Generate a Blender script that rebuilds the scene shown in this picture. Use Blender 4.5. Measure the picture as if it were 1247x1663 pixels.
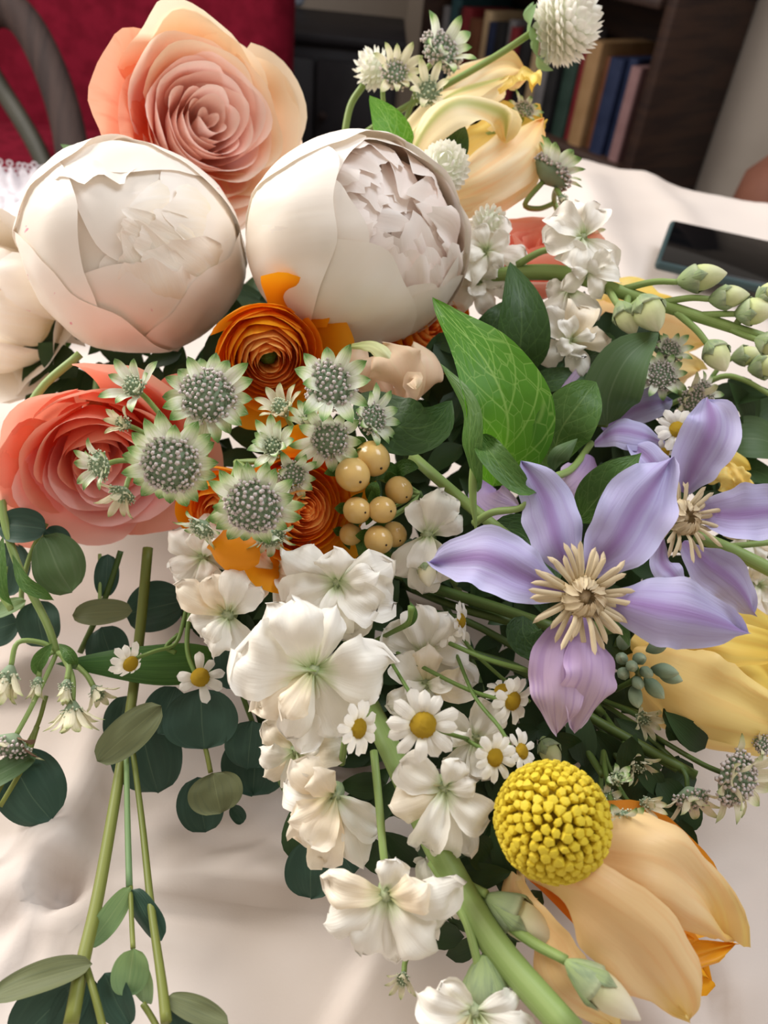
import bpy, bmesh, math, random
from mathutils import Vector, Matrix, Quaternion, noise
PI = math.pi
for o in list(bpy.data.objects): bpy.data.objects.remove(o)
scene = bpy.context.scene
COL = scene.collection
# ------------------------------------------------------------------ camera
FPX = 1247.0; CX = 623.5; CY = 831.5
CAM_H = 0.31; PITCH = math.radians(40); ROLL = math.radians(6.5)
CAM = Vector((0, 0, CAM_H))
FW = Vector((0, math.cos(PITCH), -math.sin(PITCH)))
_R0 = Vector((1, 0, 0)); _U0 = Vector((0, math.sin(PITCH), math.cos(PITCH)))
RT = _R0*math.cos(ROLL) + _U0*math.sin(ROLL)
UP = -_R0*math.sin(ROLL) + _U0*math.cos(ROLL)
cd = bpy.data.cameras.new('camera'); cam = bpy.data.objects.new('camera', cd); COL.objects.link(cam)
cd.sensor_fit = 'HORIZONTAL'; cd.sensor_width = 26.0; cd.lens = 26.0
cd.clip_start = 0.01; cd.clip_end = 50
cd.dof.use_dof = True; cd.dof.focus_distance = 0.285; cd.dof.aperture_fstop = 12.0
m = Matrix((( RT.x, UP.x, -FW.x, CAM.x), (RT.y, UP.y, -FW.y, CAM.y), (RT.z, UP.z, -FW.z, CAM.z), (0, 0, 0, 1)))
cam.matrix_world = m
scene.camera = cam
# ------------------------------------------------------------------ light
scene.view_settings.view_transform = 'Standard'
scene.view_settings.look = 'None'
scene.view_settings.gamma = 1.0
scene.view_settings.use_curve_mapping = False
scene.view_settings.exposure = 0.14
scene.cycles.max_bounces = 14; scene.cycles.diffuse_bounces = 8; scene.cycles.transmission_bounces = 8
W = bpy.data.worlds.new('world'); scene.world = W; W.use_nodes = True
bg = W.node_tree.nodes['Background']
bg.inputs[0].default_value = (1.0, 0.865, 0.74, 1); bg.inputs[1].default_value = 0.5
def area(name, loc, target, sx, sy, power, col):
    ld = bpy.data.lights.new(name, 'AREA'); ld.shape = 'RECTANGLE'; ld.size = sx; ld.size_y = sy
    ld.energy = power; ld.color = col
    o = bpy.data.objects.new(name, ld); COL.objects.link(o); o.location = loc
    o.rotation_euler = (Vector(target)-Vector(loc)).to_track_quat('-Z', 'Y').to_euler()
    return o
area('window_daylight', (-1.2, 0.9, 0.9), (0.0, 0.4, 0.1), 0.8, 0.8, 30, (1.0, 0.97, 0.92))
area('skylight_daylight', (0.62, 0.62, 1.5), (0.0, 0.4, 0.1), 0.8, 0.8, 14.5, (0.84, 0.91, 1.0))
# ------------------------------------------------------------------ helpers
def P(px, py, d): return CAM + d*(FW + (px-CX)/FPX*RT - (py-CY)/FPX*UP)
def D(x, y, z): return (RT*x + UP*y - FW*z).normalized()
def S(px, d): return px*d/FPX
def onplane(px, py, z=0.0):
    v = FW + (px-CX)/FPX*RT - (py-CY)/FPX*UP
    return CAM + v*((z-CAM_H)/v.z)
def rgb(c):
    out = []
    for x in c[:3]:
        x = x/255.0
        out.append(x/12.92 if x <= 0.04045 else ((x+0.055)/1.055)**2.4)
    return (out[0], out[1], out[2], 1)
def N3(x, y=0.0, z=0.0): return noise.noise(Vector((x, y, z)))
def thing(name, label, cat, loc=(0, 0, 0), group=None):
    o = bpy.data.objects.new(name, None); o.empty_display_size = 0.01; COL.objects.link(o)
    o.location = loc; o['label'] = label; o['category'] = cat
    if group: o['group'] = group
    return o
def tag(o, label, cat, group=None, kind=None):
    o['label'] = label; o['category'] = cat
    if group: o['group'] = group
    if kind: o['kind'] = kind
    return o
def obj(name, me, mt=None, parent=None, mat4=None):
    o = bpy.data.objects.new(name, me); COL.objects.link(o)
    if mt is not None and not me.materials: me.materials.append(mt)
    if parent: o.parent = parent
    if mat4 is not None: o.matrix_local = mat4
    return o
def frame(axis, roll=0.0, ref=None):
    z = axis.normalized(); r = ref if ref is not None else RT
    x = r - z*r.dot(z)
    if x.length < 1e-4: x = UP - z*UP.dot(z)
    x.normalize(); y = z.cross(x)
    mm = Matrix((x, y, z)).transposed()
    return (mm @ Matrix.Rotation(roll, 3, 'Z'))
def place(root, loc, axis, scale, roll=0.0):
    root.matrix_world = Matrix.Translation(loc) @ frame(axis, roll).to_4x4() @ Matrix.Scale(scale, 4)
def pydata(name, vs, fs, uvs=None):
    me = bpy.data.meshes.new(name); me.from_pydata([tuple(v) for v in vs], [], fs)
    if uvs:
        ul = me.uv_layers.new(name='UVMap')
        flat = []
        for p in me.polygons:
            for vi in p.vertices: flat.extend(uvs[vi])
        ul.data.foreach_set('uv', flat)
    me.polygons.foreach_set('use_smooth', [True]*len(me.polygons))
    me.update(); return me
def grid(name, fn, nu, nv):
    vs = []; uv = []; fs = []
    for j in range(nv+1):
        t = j/nv
        for i in range(nu+1):
            s = -1+2*i/nu
            vs.append(fn(s, t)); uv.append(((s+1)/2, t))
    for j in range(nv):
        for i in range(nu):
            a = j*(nu+1)+i
            fs.append((a, a+1, a+nu+2, a+nu+1))
    return pydata(name, vs, fs, uv)
def cr(pts, t):
    n = len(pts)-1
    if n == 0: return pts[0]
    x = min(max(t, 0), 1)*n; i = min(int(x), n-1); f = x-i
    p1 = pts[i]; p2 = pts[i+1]
    p0 = pts[i-1] if i > 0 else p1*2-p2
    p3 = pts[i+2] if i+2 <= n else p2*2-p1
    return 0.5*((p1*2) + (p2-p0)*f + (p0*2-p1*5+p2*4-p3)*(f*f) + (p1*3-p0-p2*3+p3)*(f*f*f))
def crf(vals, t):
    n = len(vals)-1; x = min(max(t, 0), 1)*n; i = min(int(x), n-1); f = x-i
    f = f*f*(3-2*f)*0.5+f*0.5
    return vals[i]*(1-f)+vals[i+1]*f
def shp(kind, t):
    if kind == 'round': return math.sqrt(max(0, 1-(2*t-1)**2))
    if kind == 'ovate':
        return max(0.0, math.sin(PI*t**0.72))**0.85
    if kind == 'lance':
        return max(0.0, math.sin(PI*t**0.85))**1.2
    if kind == 'obov':
        k = 0.66
        if t < k: return 0.10+0.90*math.sin(PI/2*(t/k))**1.1
        return max(0.0, 1-((t-k)/(1-k))**2.4)**0.5
    if kind == 'sepal':
        k = 0.52
        if t < k: return 0.22+0.78*math.sin(PI/2*t/k)
        return max(0.0, math.cos(PI/2*((t-k)/(1-k))**1.25))**0.8
    if kind == 'tulip':
        k = 0.55
        if t < k: return 0.35+0.65*math.sin(PI/2*t/k)
        return max(0.0, 1-((t-k)/(1-k))**2.2)**0.7
    if kind == 'strap':
        if t < 0.75: return 0.6+0.4*math.sin(PI/2*t/0.75)
        return max(0.0, 1-((t-0.75)/0.25)**2)**0.5
    return 1.0
def blade(name, pts, hw, nrm, shape='ovate', cup=0.0, ruf=0.0, rf=3.0, twist=0.0, fold=0.0, nu=8, nv=14, seed=0, org=Vector(), bump=0.0, jag=0.0, split=0.0, wav=0.0):
    """leaf or petal surface: pts centre line, hw half width, nrm outward side; cup = half angle across"""
    if not isinstance(nrm, (list, tuple)): nrm = [nrm]
    def fn(s, t):
        tt = t
        if jag: tt = t*(1-jag*max(0, 0.5+N3(s*4.0+seed*7.1, seed*1.7))*0.9*t)
        if split: tt = t*(1-split*math.exp(-(s*6)**2)*t**3)
        c = cr(pts, tt); e = 0.02
        tg = (cr(pts, min(1, tt+e))-cr(pts, max(0, tt-e))).normalized()
        n = nrm[0] if len(nrm) == 1 else cr(nrm, tt)
        n = (n-tg*n.dot(tg)).normalized()
        if twist: n = Quaternion(tg, twist*tt) @ n
        sd = tg.cross(n)
        w = hw*shp(shape, t)
        if wav: w *= 1+wav*N3(t*7+seed*3.1, 3.0 if s > 0 else 9.0)
        cu = cup if abs(cup) > 1e-3 else 1e-3
        lat = w*math.sin(cu*s)/cu; lif = w*(1-math.cos(cu*s))/cu
        lif += fold*w*abs(s)
        if ruf:
            lif += ruf*hw*(s*s)*math.sin(rf*2*PI*t+seed*1.3+(1.7 if s > 0 else 0))*(0.3+0.7*t)
            lif += ruf*hw*0.7*t*t*math.sin(s*rf*1.4+seed*2.1)
        if bump: lif += bump*hw*N3(s*1.4+seed*3.3, t*2.6, seed*0.7)
        return c+sd*lat+n*lif-org
    return grid(name, fn, nu, nv)
def tube(name, pts, rad, sides=8, segs=None, org=Vector()):
    segs = segs or max(4, (len(pts)-1)*5)
    if not isinstance(rad, (list, tuple)): rad = [rad, rad]
    vs = []; fs = []; uv = []
    prev = None
    for j in range(segs+1):
        t = j/segs; c = cr(pts, t)
        tg = (cr(pts, min(1, t+0.02))-cr(pts, max(0, t-0.02))).normalized()
        if prev is None:
            a = Vector((0, 0, 1)) if abs(tg.z) < 0.9 else Vector((1, 0, 0)); prev = tg.cross(a).normalized()
        prev = (prev-tg*prev.dot(tg)).normalized(); b = tg.cross(prev)
        r = crf(rad, t)
        for i in range(sides):
            an = 2*PI*i/sides
            vs.append(c+(prev*math.cos(an)+b*math.sin(an))*r-org); uv.append((i/sides, t))
    for j in range(segs):
        for i in range(sides):
            a = j*sides+i; b2 = j*sides+(i+1) % sides
            fs.append((a, b2, b2+sides, a+sides))
    fs.append(tuple(reversed(range(sides)))); fs.append(tuple(range(segs*sides, segs*sides+sides)))
    return pydata(name, vs, fs, uv)
def lathe(name, prof, n=12, wob=0.0, seed=0):
    """profile (r, z) round z"""
    vs = []; fs = []; uv = []; k = len(prof)
    for j, (r, z) in enumerate(prof):
        for i in range(n):
            a = 2*PI*i/n; rr = r*(1+wob*N3(math.cos(a)*2+seed, math.sin(a)*2, z*3))
            vs.append((rr*math.cos(a), rr*math.sin(a), z)); uv.append((i/n, j/(k-1)))
    for j in range(k-1):
        for i in range(n):
            a = j*n+i; b = j*n+(i+1) % n
            fs.append((a, b, b+n, a+n))
    fs.append(tuple(reversed(range(n)))); fs.append(tuple(range((k-1)*n, k*n)))
    return pydata(name, vs, fs, uv)
def box(name, sx, sy, sz, bev=0.0, seg=2):
    bm = bmesh.new(); bmesh.ops.create_cube(bm, size=1)
    for v in bm.verts: v.co = Vector((v.co.x*sx, v.co.y*sy, v.co.z*sz))
    if bev: bmesh.ops.bevel(bm, geom=bm.edges[:], offset=bev, segments=seg, profile=0.5, affect='EDGES')
    me = bpy.data.meshes.new(name); bm.to_mesh(me); bm.free()
    me.polygons.foreach_set('use_smooth', [bev > 0]*len(me.polygons)); return me
# ------------------------------------------------------------------ materials
def newmat(name):
    mt = bpy.data.materials.new(name); mt.use_nodes = True
    nt = mt.node_tree; nt.nodes.clear()
    return mt, nt, nt.nodes.new, nt.links.new
def petal_mat(name, stops, edge=None, ew=0.75, mid=None, mw=0.12, streak=None, sa=0.5, ss=14.0, trans=0.35, rough=0.5, tcol=None, var=0.08, bump=0.15, patch=None, pa=0.5, pth=(0.5, 0.7), psc=(1.5, 0.8, 1), veins=None, sheen=0.0):
    mt, nt, nn, ln = newmat(name)
    out = nn('ShaderNodeOutputMaterial'); uv = nn('ShaderNodeUVMap'); uv.uv_map = 'UVMap'
    sp = nn('ShaderNodeSeparateXYZ'); ln(uv.outputs[0], sp.inputs[0])
    oi = nn('ShaderNodeObjectInfo')
    rp = nn('ShaderNodeValToRGB'); el = rp.color_ramp.elements
    while len(el) < len(stops): el.new(0.5)
    for e, (p, c) in zip(el, stops): e.position = p; e.color = rgb(c)
    # wobble the position along the petal a little
    mp = nn('ShaderNodeMapping'); ln(uv.outputs[0], mp.inputs[0]); mp.inputs['Scale'].default_value = (ss, 1.4, 1)
    cmb = nn('ShaderNodeCombineXYZ'); ml = nn('ShaderNodeMath'); ml.operation = 'MULTIPLY'; ml.inputs[1].default_value = 37.0
    ln(oi.outputs['Random'], ml.inputs[0]); ln(ml.outputs[0], cmb.inputs[2]); ln(cmb.outputs[0], mp.inputs['Location'])
    nz = nn('ShaderNodeTexNoise'); ln(mp.outputs[0], nz.inputs['Vector']); nz.inputs['Scale'].default_value = 1.0; nz.inputs['Detail'].default_value = 3
    mr = nn('ShaderNodeMath'); mr.operation = 'MULTIPLY_ADD'; mr.inputs[1].default_value = 0.22; ln(nz.outputs[0], mr.inputs[0])
    sb = nn('ShaderNodeMath'); sb.operation = 'SUBTRACT'; ln(sp.outputs[1], sb.inputs[0]); sb.inputs[1].default_value = 0.11
    ln(sb.outputs[0], mr.inputs[2]); ln(mr.outputs[0], rp.inputs[0])
    col = rp.outputs[0]
    def mix(fac, a, bcol, blend='MIX'):
        mx = nn('ShaderNodeMix'); mx.data_type = 'RGBA'; mx.blend_type = blend
        ln(fac, mx.inputs[0]); ln(a, mx.inputs[6])
        if isinstance(bcol, tuple): mx.inputs[7].default_value = bcol
        else: ln(bcol, mx.inputs[7])
        return mx.outputs[2]
    def ab():
        a1 = nn('ShaderNodeMath'); a1.operation = 'MULTIPLY_ADD'; a1.inputs[1].default_value = 2; a1.inputs[2].default_value = -1; ln(sp.outputs[0], a1.inputs[0])
        a2 = nn('ShaderNodeMath'); a2.operation = 'ABSOLUTE'; ln(a1.outputs[0], a2.inputs[0]); return a2.outputs[0]
    def rng(v, a, b_, c, d_):
        r_ = nn('ShaderNodeMapRange'); r_.interpolation_type = 'SMOOTHSTEP'; ln(v, r_.inputs[0])
        for i_, x in zip((1, 2, 3, 4), (a, b_, c, d_)): r_.inputs[i_].default_value = x
        return r_.outputs[0]
    if streak: col = mix(rng(nz.outputs[0], 0.45, 0.68, 0, sa), col, rgb(streak))
    if mid:
        col = mix(rng(ab(), 0.0, mw, mid[3] if len(mid) > 3 else 0.8, 0), col, rgb(mid))
    if edge: col = mix(rng(ab(), ew, 1.0, 0, 0.9), col, rgb(edge))
    if patch:
        pz = nn('ShaderNodeTexNoise'); pz.inputs['Scale'].default_value = 2.2; pz.inputs['Detail'].default_value = 2
        m2 = nn('ShaderNodeMapping'); ln(uv.outputs[0], m2.inputs[0]); ln(cmb.outputs[0], m2.inputs['Location']); m2.inputs['Scale'].default_value = psc
        ln(m2.outputs[0], pz.inputs['Vector']); col = mix(rng(pz.outputs[0], pth[0], pth[1], 0, pa), col, rgb(patch))
    hgt = nz.outputs[0]
    if veins:
        vo = nn('ShaderNodeTexVoronoi'); vo.feature = 'DISTANCE_TO_EDGE'; vo.inputs['Scale'].default_value = veins[1]
        m3 = nn('ShaderNodeMapping'); ln(uv.outputs[0], m3.inputs[0]); m3.inputs['Scale'].default_value = (1.0, 1.25, 1); ln(m3.outputs[0], vo.inputs['Vector'])
        fv = rng(vo.outputs['Distance'], 0.0, 0.05, veins[2], 0); col = mix(fv, col, rgb(veins[0]))
        wv = nn('ShaderNodeTexWave'); wv.wave_type = 'BANDS'; wv.bands_direction = 'Y'
        # side veins slanting from the midrib
        sk = nn('ShaderNodeMath'); sk.operation = 'MULTIPLY_ADD'; sk.inputs[1].default_value = -0.35; ln(ab(), sk.inputs[0]); ln(sp.outputs[1], sk.inputs[2])
        c3 = nn('ShaderNodeCombineXYZ'); ln(sk.outputs[0], c3.inputs[1]); ln(c3.outputs[0], wv.inputs['Vector'])
        wv.inputs['Scale'].default_value = 1.6; wv.inputs['Distortion'].default_value = 0.0
        fw = rng(wv.outputs['Fac'], 0.0, 0.03, veins[2]*1.1, 0); col = mix(fw, col, rgb(veins[0]))
        hgt = vo.outputs['Distance']
    # small brightness variation
    if var:
        hs = nn('ShaderNodeHueSaturation'); ln(col, hs.inputs['Color'])
        va = nn('ShaderNodeMath'); va.operation = 'MULTIPLY_ADD'; va.inputs[1].default_value = 2*var; va.inputs[2].default_value = 1-var
        ln(oi.outputs['Random'], va.inputs[0]); ln(va.outputs[0], hs.inputs['Value']); col = hs.outputs[0]
    pb = nn('ShaderNodeBsdfPrincipled'); ln(col, pb.inputs['Base Color']); pb.inputs['Roughness'].default_value = rough
    pb.inputs['Specular IOR Level'].default_value = 0.35
    if sheen: pb.inputs['Sheen Weight'].default_value = sheen
    if bump:
        bp = nn('ShaderNodeBump'); bp.inputs['Strength'].default_value = bump; bp.inputs['Distance'].default_value = 0.0008
        ln(hgt, bp.inputs['Height']); ln(bp.outputs[0], pb.inputs['Normal'])
    if trans:
        tr = nn('ShaderNodeBsdfTranslucent')
        if tcol: tr.inputs[0].default_value = rgb(tcol)
        else: ln(col, tr.inputs[0])
        mx = nn('ShaderNodeMixShader'); mx.inputs[0].default_value = trans
        ln(pb.outputs[0], mx.inputs[1]); ln(tr.outputs[0], mx.inputs[2]); ln(mx.outputs[0], out.inputs[0])
    else: ln(pb.outputs[0], out.inputs[0])
    return mt
def solid_mat(name, c, c2=None, scale=40.0, rough=0.6, spec=0.3, bump=0.0, bscale=None, lo=0.4, hi=0.6, stretch=None, metal=0.0, bdist=0.001, trans=0.0):
    mt, nt, nn, ln = newmat(name)
    out = nn('ShaderNodeOutputMaterial'); pb = nn('ShaderNodeBsdfPrincipled')
    tc = nn('ShaderNodeTexCoord'); mp = nn('ShaderNodeMapping'); ln(tc.outputs['Object'], mp.inputs[0])
    if stretch: mp.inputs['Scale'].default_value = stretch
    nz = nn('ShaderNodeTexNoise'); nz.inputs['Scale'].default_value = scale; nz.inputs['Detail'].default_value = 4; ln(mp.outputs[0], nz.inputs['Vector'])
    rp = nn('ShaderNodeValToRGB'); rp.color_ramp.elements[0].position = lo; rp.color_ramp.elements[1].position = hi
    rp.color_ramp.elements[0].color = rgb(c); rp.color_ramp.elements[1].color = rgb(c2 or c)
    ln(nz.outputs[0], rp.inputs[0]); ln(rp.outputs[0], pb.inputs['Base Color'])
    pb.inputs['Roughness'].default_value = rough; pb.inputs['Specular IOR Level'].default_value = spec; pb.inputs['Metallic'].default_value = metal
    if bump:
        b2 = nz
        if bscale:
            b2 = nn('ShaderNodeTexNoise'); b2.inputs['Scale'].default_value = bscale; b2.inputs['Detail'].default_value = 3; ln(mp.outputs[0], b2.inputs['Vector'])
        bp = nn('ShaderNodeBump'); bp.inputs['Strength'].default_value = bump; bp.inputs['Distance'].default_value = bdist
        ln(b2.outputs[0], bp.inputs['Height']); ln(bp.outputs[0], pb.inputs['Normal'])
    if trans:
        tr = nn('ShaderNodeBsdfTranslucent'); ln(rp.outputs[0], tr.inputs[0])
        mx = nn('ShaderNodeMixShader'); mx.inputs[0].default_value = trans
        ln(pb.outputs[0], mx.inputs[1]); ln(tr.outputs[0], mx.inputs[2]); ln(mx.outputs[0], out.inputs[0])
    else: ln(pb.outputs[0], out.inputs[0])
    return mt
M = {}
M['duvet'] = solid_mat('duvet_cotton', (207, 195, 186), (214, 203, 195), 6, rough=0.85, spec=0.15, bump=0.12, bscale=900, bdist=0.0004)
M['lace'] = solid_mat('lace_cotton', (206, 200, 206), (216, 211, 216), 120, rough=0.85, spec=0.15, bump=0.5, bscale=500, bdist=0.0008, trans=0.2)
M['ribbon'] = solid_mat('satin_ribbon', (216, 210, 212), (224, 219, 220), 300, rough=0.4, spec=0.4, bump=0.3, bscale=900, bdist=0.0004)
M['red'] = solid_mat('red_upholstery', (92, 11, 28), (106, 16, 35), 30, rough=0.95, spec=0.1, bump=0.3, bscale=400)
M['wood'] = solid_mat('dark_wood', (40, 30, 29), (54, 41, 38), 8, rough=0.75, spec=0.2, stretch=(12, 1, 1))
M['bookwood'] = solid_mat('bookcase_wood', (44, 31, 28), (60, 42, 34), 6, rough=0.6, spec=0.3, stretch=(1, 1, 8))
M['blackwood'] = solid_mat('black_cabinet', (26, 24, 28), (34, 32, 36), 8, rough=0.6)
M['wall'] = solid_mat('wall_paint', (150, 140, 130), (156, 146, 136), 5, rough=0.9, spec=0.1)
M['wallb'] = solid_mat('wall_paint_far', (150, 140, 130), (156, 146, 136), 5, rough=0.9, spec=0.1)
M['floor'] = solid_mat('floor_boards', (60, 44, 36), (76, 56, 44), 7, rough=0.6, stretch=(10, 1, 1))
M['phone_case'] = solid_mat('phone_case', (44, 62, 64), (50, 68, 70), 10, rough=0.5)
M['phone_glass'] = solid_mat('phone_glass', (8, 9, 11), (9, 10, 12), 10, rough=0.08, spec=0.6)
M['brown'] = solid_mat('brown_round', (104, 64, 50), (114, 72, 56), 12, rough=0.7)
M['paleblue'] = solid_mat('pale_blue_plastic', (150, 158, 172), (158, 166, 180), 12, rough=0.6)

M['peony'] = petal_mat('peony_white', [(0.0, (248, 236, 196)), (0.35, (250, 240, 222)), (1.0, (252, 246, 238))], streak=(253, 250, 244), sa=0.4, ss=10, trans=0.16, rough=0.42, var=0.02, bump=0.35)
M['peony_pinkspot'] = petal_mat('peony_white_flecked', [(0.0, (242, 226, 186)), (0.4, (246, 236, 220)), (1.0, (251, 244, 236))], patch=(226, 130, 162), pa=0.8, pth=(0.735, 0.78), psc=(9, 4, 1), ss=9, trans=0.16, rough=0.42, var=0.02, bump=0.35)
M['peony_blush'] = petal_mat('peony_blush', [(0.0, (250, 222, 206)), (0.5, (252, 234, 224)), (1.0, (253, 246, 240))], ss=16, trans=0.28, rough=0.45, var=0.03, bump=0.3)
M['rose_peach'] = petal_mat('rose_peach', [(0.0, (248, 178, 146)), (0.45, (251, 206, 184)), (0.85, (252, 222, 206)), (1.0, (253, 234, 216))], streak=(252, 218, 200), sa=0.3, ss=9, trans=0.44, rough=0.5, var=0.04, bump=0.25)
M['rose_peach_pale'] = petal_mat('rose_peach_pale', [(0.0, (246, 190, 142)), (0.5, (250, 218, 180)), (1.0, (253, 236, 210))], ss=9, trans=0.44, rough=0.5, var=0.03, bump=0.25)
M['rose_peach_in'] = petal_mat('rose_peach_inner', [(0.0, (253, 206, 190)), (0.5, (254, 220, 208)), (1.0, (254, 232, 222))], ss=9, trans=0.32, rough=0.5, var=0.04, bump=0.2)
M['rose_orange'] = petal_mat('rose_peach_orange', [(0.0, (228, 120, 84)), (0.5, (238, 150, 116)), (1.0, (244, 178, 148))], streak=(226, 118, 88), sa=0.5, ss=14, trans=0.34, rough=0.5, var=0.03, bump=0.3)
M['coral'] = petal_mat('rose_coral', [(0.0, (242, 138, 106)), (0.5, (247, 160, 132)), (1.0, (251, 188, 166))], ss=9, trans=0.34, rough=0.5, var=0.05, bump=0.2)
M['coral_pink'] = petal_mat('rose_coral_pink', [(0.0, (247, 164, 154)), (0.5, (250, 180, 172)), (1.0, (252, 204, 198))], ss=9, trans=0.34, rough=0.5, var=0.05, bump=0.2)
M['coral_pale'] = petal_mat('rose_outer_pale', [(0.0, (238, 206, 180)), (0.6, (240, 186, 160)), (1.0, (238, 160, 140))], ss=9, trans=0.34, rough=0.5, var=0.03, bump=0.2)
M['apricot'] = petal_mat('rose_apricot', [(0.0, (240, 180, 120)), (1.0, (246, 190, 140))], ss=9, trans=0.3, rough=0.5, bump=0.2)
M['ran'] = petal_mat('ranunculus_orange', [(0.0, (248, 148, 20)), (0.6, (252, 166, 34)), (1.0, (253, 178, 50))], streak=(242, 126, 12), sa=0.4, ss=10, trans=0.3, rough=0.5, var=0.06, bump=0.25)
M['ran_in'] = petal_mat('ranunculus_deep', [(0.0, (252, 166, 66)), (0.7, (253, 180, 82)), (1.0, (254, 194, 110))], ss=12, trans=0.3, rough=0.5, var=0.08, bump=0.25)
M['ran_yellow'] = petal_mat('ranunculus_golden', [(0.0, (236, 140, 10)), (1.0, (250, 172, 30))], ss=8, trans=0.34, rough=0.45, var=0.03, bump=0.2)
M['tulip_top'] = petal_mat('tulip_cream_apricot', [(0.0, (251, 234, 190)), (0.5, (252, 240, 208)), (0.85, (252, 228, 168)), (1.0, (249, 192, 104))], streak=(248, 204, 150), sa=0.6, ss=7, trans=0.3, rough=0.45, var=0.02, bump=0.3)
M['tulip_green'] = petal_mat('tulip_cream_green_flame', [(0.0, (250, 230, 184)), (0.6, (251, 236, 194)), (1.0, (250, 226, 156))], mid=(158, 176, 70, 0.7), mw=0.3, streak=(246, 212, 150), sa=0.5, ss=7, trans=0.3, rough=0.45, var=0.02, bump=0.3)
M['tulip_yellow'] = petal_mat('tulip_yellow', [(0.0, (248, 224, 140)), (0.5, (251, 228, 136)), (1.0, (250, 220, 96))], streak=(249, 208, 104), sa=0.5, ss=7, trans=0.3, rough=0.45, var=0.02, bump=0.3)
M['tulip_peach'] = petal_mat('tulip_peach', [(0.0, (248, 222, 156)), (0.35, (248, 214, 156)), (0.75, (249, 226, 174)), (1.0, (248, 226, 140))], streak=(242, 196, 136), sa=0.5, ss=8, trans=0.34, rough=0.42, var=0.02, bump=0.4)
M['tulip_butter'] = petal_mat('tulip_butter_yellow', [(0.0, (246, 212, 136)), (0.5, (248, 220, 146)), (1.0, (250, 226, 140))], streak=(246, 204, 128), sa=0.5, ss=7, trans=0.28, rough=0.45, var=0.02, bump=0.35)
M['tulip_inner'] = petal_mat('tulip_inside_orange', [(0.0, (226, 130, 50)), (0.6, (238, 160, 50)), (1.0, (246, 190, 50))], ss=8, trans=0.3, rough=0.45, var=0.02, bump=0.3)
M['tulip_pink'] = petal_mat('tulip_peach_pink', [(0.0, (248, 212, 182)), (0.6, (250, 218, 188)), (1.0, (251, 226, 192))], streak=(246, 224, 190), sa=0.5, ss=8, trans=0.28, rough=0.45, var=0.02, bump=0.3)
M['clem'] = petal_mat('clematis_lavender', [(0.0, (172, 156, 208)), (0.4, (188, 180, 224)), (1.0, (196, 193, 234))], mid=(152, 120, 178, 0.85), mw=0.42, edge=(202, 200, 238), ew=0.45, streak=(160, 136, 198), sa=0.4, ss=16, trans=0.28, rough=0.5, var=0.02, bump=0.35)
M['clem_pink'] = petal_mat('clematis_mauve', [(0.0, (180, 150, 202)), (0.5, (210, 182, 216)), (1.0, (224, 204, 226))], streak=(176, 142, 196), sa=0.6, ss=12, trans=0.28, rough=0.5, var=0.02, bump=0.35)
M['stamen'] = petal_mat('clematis_stamen', [(0.0, (206, 190, 150)), (1.0, (220, 202, 168))], streak=(168, 140, 116), sa=0.5, trans=0.1, rough=0.6)
M['stock'] = petal_mat('stock_white', [(0.0, (150, 176, 90)), (0.14, (214, 222, 186)), (0.3, (242, 238, 226)), (1.0, (252, 248, 240))], ss=14, trans=0.2, rough=0.45, var=0.03, bump=0.35)
M['stock_warm'] = petal_mat('stock_cream', [(0.0, (160, 178, 100)), (0.14, (226, 220, 180)), (0.35, (248, 232, 204)), (1.0, (253, 244, 228))], ss=14, trans=0.2, rough=0.45, var=0.03, bump=0.35)
M['stem'] = petal_mat('stem_green', [(0.0, (126, 150, 82)), (1.0, (140, 164, 94))], streak=(166, 184, 122), sa=0.4, ss=8, trans=0.0, rough=0.5, bump=0.2)
M['stem_mid'] = petal_mat('stem_mid_green', [(0.0, (86, 112, 50)), (1.0, (104, 130, 62))], streak=(122, 146, 80), sa=0.4, ss=8, trans=0.0, rough=0.5, bump=0.2)
M['stem_dark'] = petal_mat('stem_dark_green', [(0.0, (62, 84, 36)), (1.0, (84, 104, 46))], streak=(100, 116, 60), sa=0.4, ss=8, trans=0.0, rough=0.5, bump=0.2)
M['stem_euc'] = petal_mat('stem_olive', [(0.0, (96, 106, 44)), (1.0, (122, 128, 58))], streak=(130, 134, 74), sa=0.4, ss=8, trans=0.0, rough=0.5, bump=0.2)
M['calyx'] = petal_mat('calyx_felt_green', [(0.0, (146, 166, 110)), (0.7, (150, 164, 126)), (1.0, (180, 188, 150))], streak=(112, 130, 104), sa=0.6, ss=12, trans=0.0, rough=0.8, bump=0.4)
M['budwhite'] = petal_mat('bud_cream', [(0.0, (206, 212, 150)), (0.5, (238, 230, 196)), (1.0, (248, 242, 226))], streak=(226, 222, 180), sa=0.4, ss=6, trans=0.15, rough=0.5, bump=0.3)
M['budgreen'] = petal_mat('bud_pale_green', [(0.0, (190, 204, 130)), (0.5, (222, 226, 172)), (1.0, (240, 238, 206))], streak=(190, 200, 140), sa=0.4, ss=6, trans=0.15, rough=0.5, bump=0.3)
M['leaf_bright'] = petal_mat('leaf_bright_green', [(0.0, (72, 128, 34)), (0.6, (82, 140, 38)), (1.0, (70, 122, 34))], mid=(160, 196, 104, 0.8), mw=0.05, veins=((150, 190, 96), 9.0, 0.6), trans=0.4, rough=0.5, tcol=(120, 190, 40), var=0.02, bump=0.5)
M['leaf_mid'] = petal_mat('leaf_mid_green', [(0.0, (70, 106, 42)), (1.0, (78, 116, 50))], mid=(120, 150, 84, 0.7), mw=0.05, veins=((104, 138, 70), 8.0, 0.45), trans=0.25, rough=0.5, var=0.03, bump=0.5)
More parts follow.
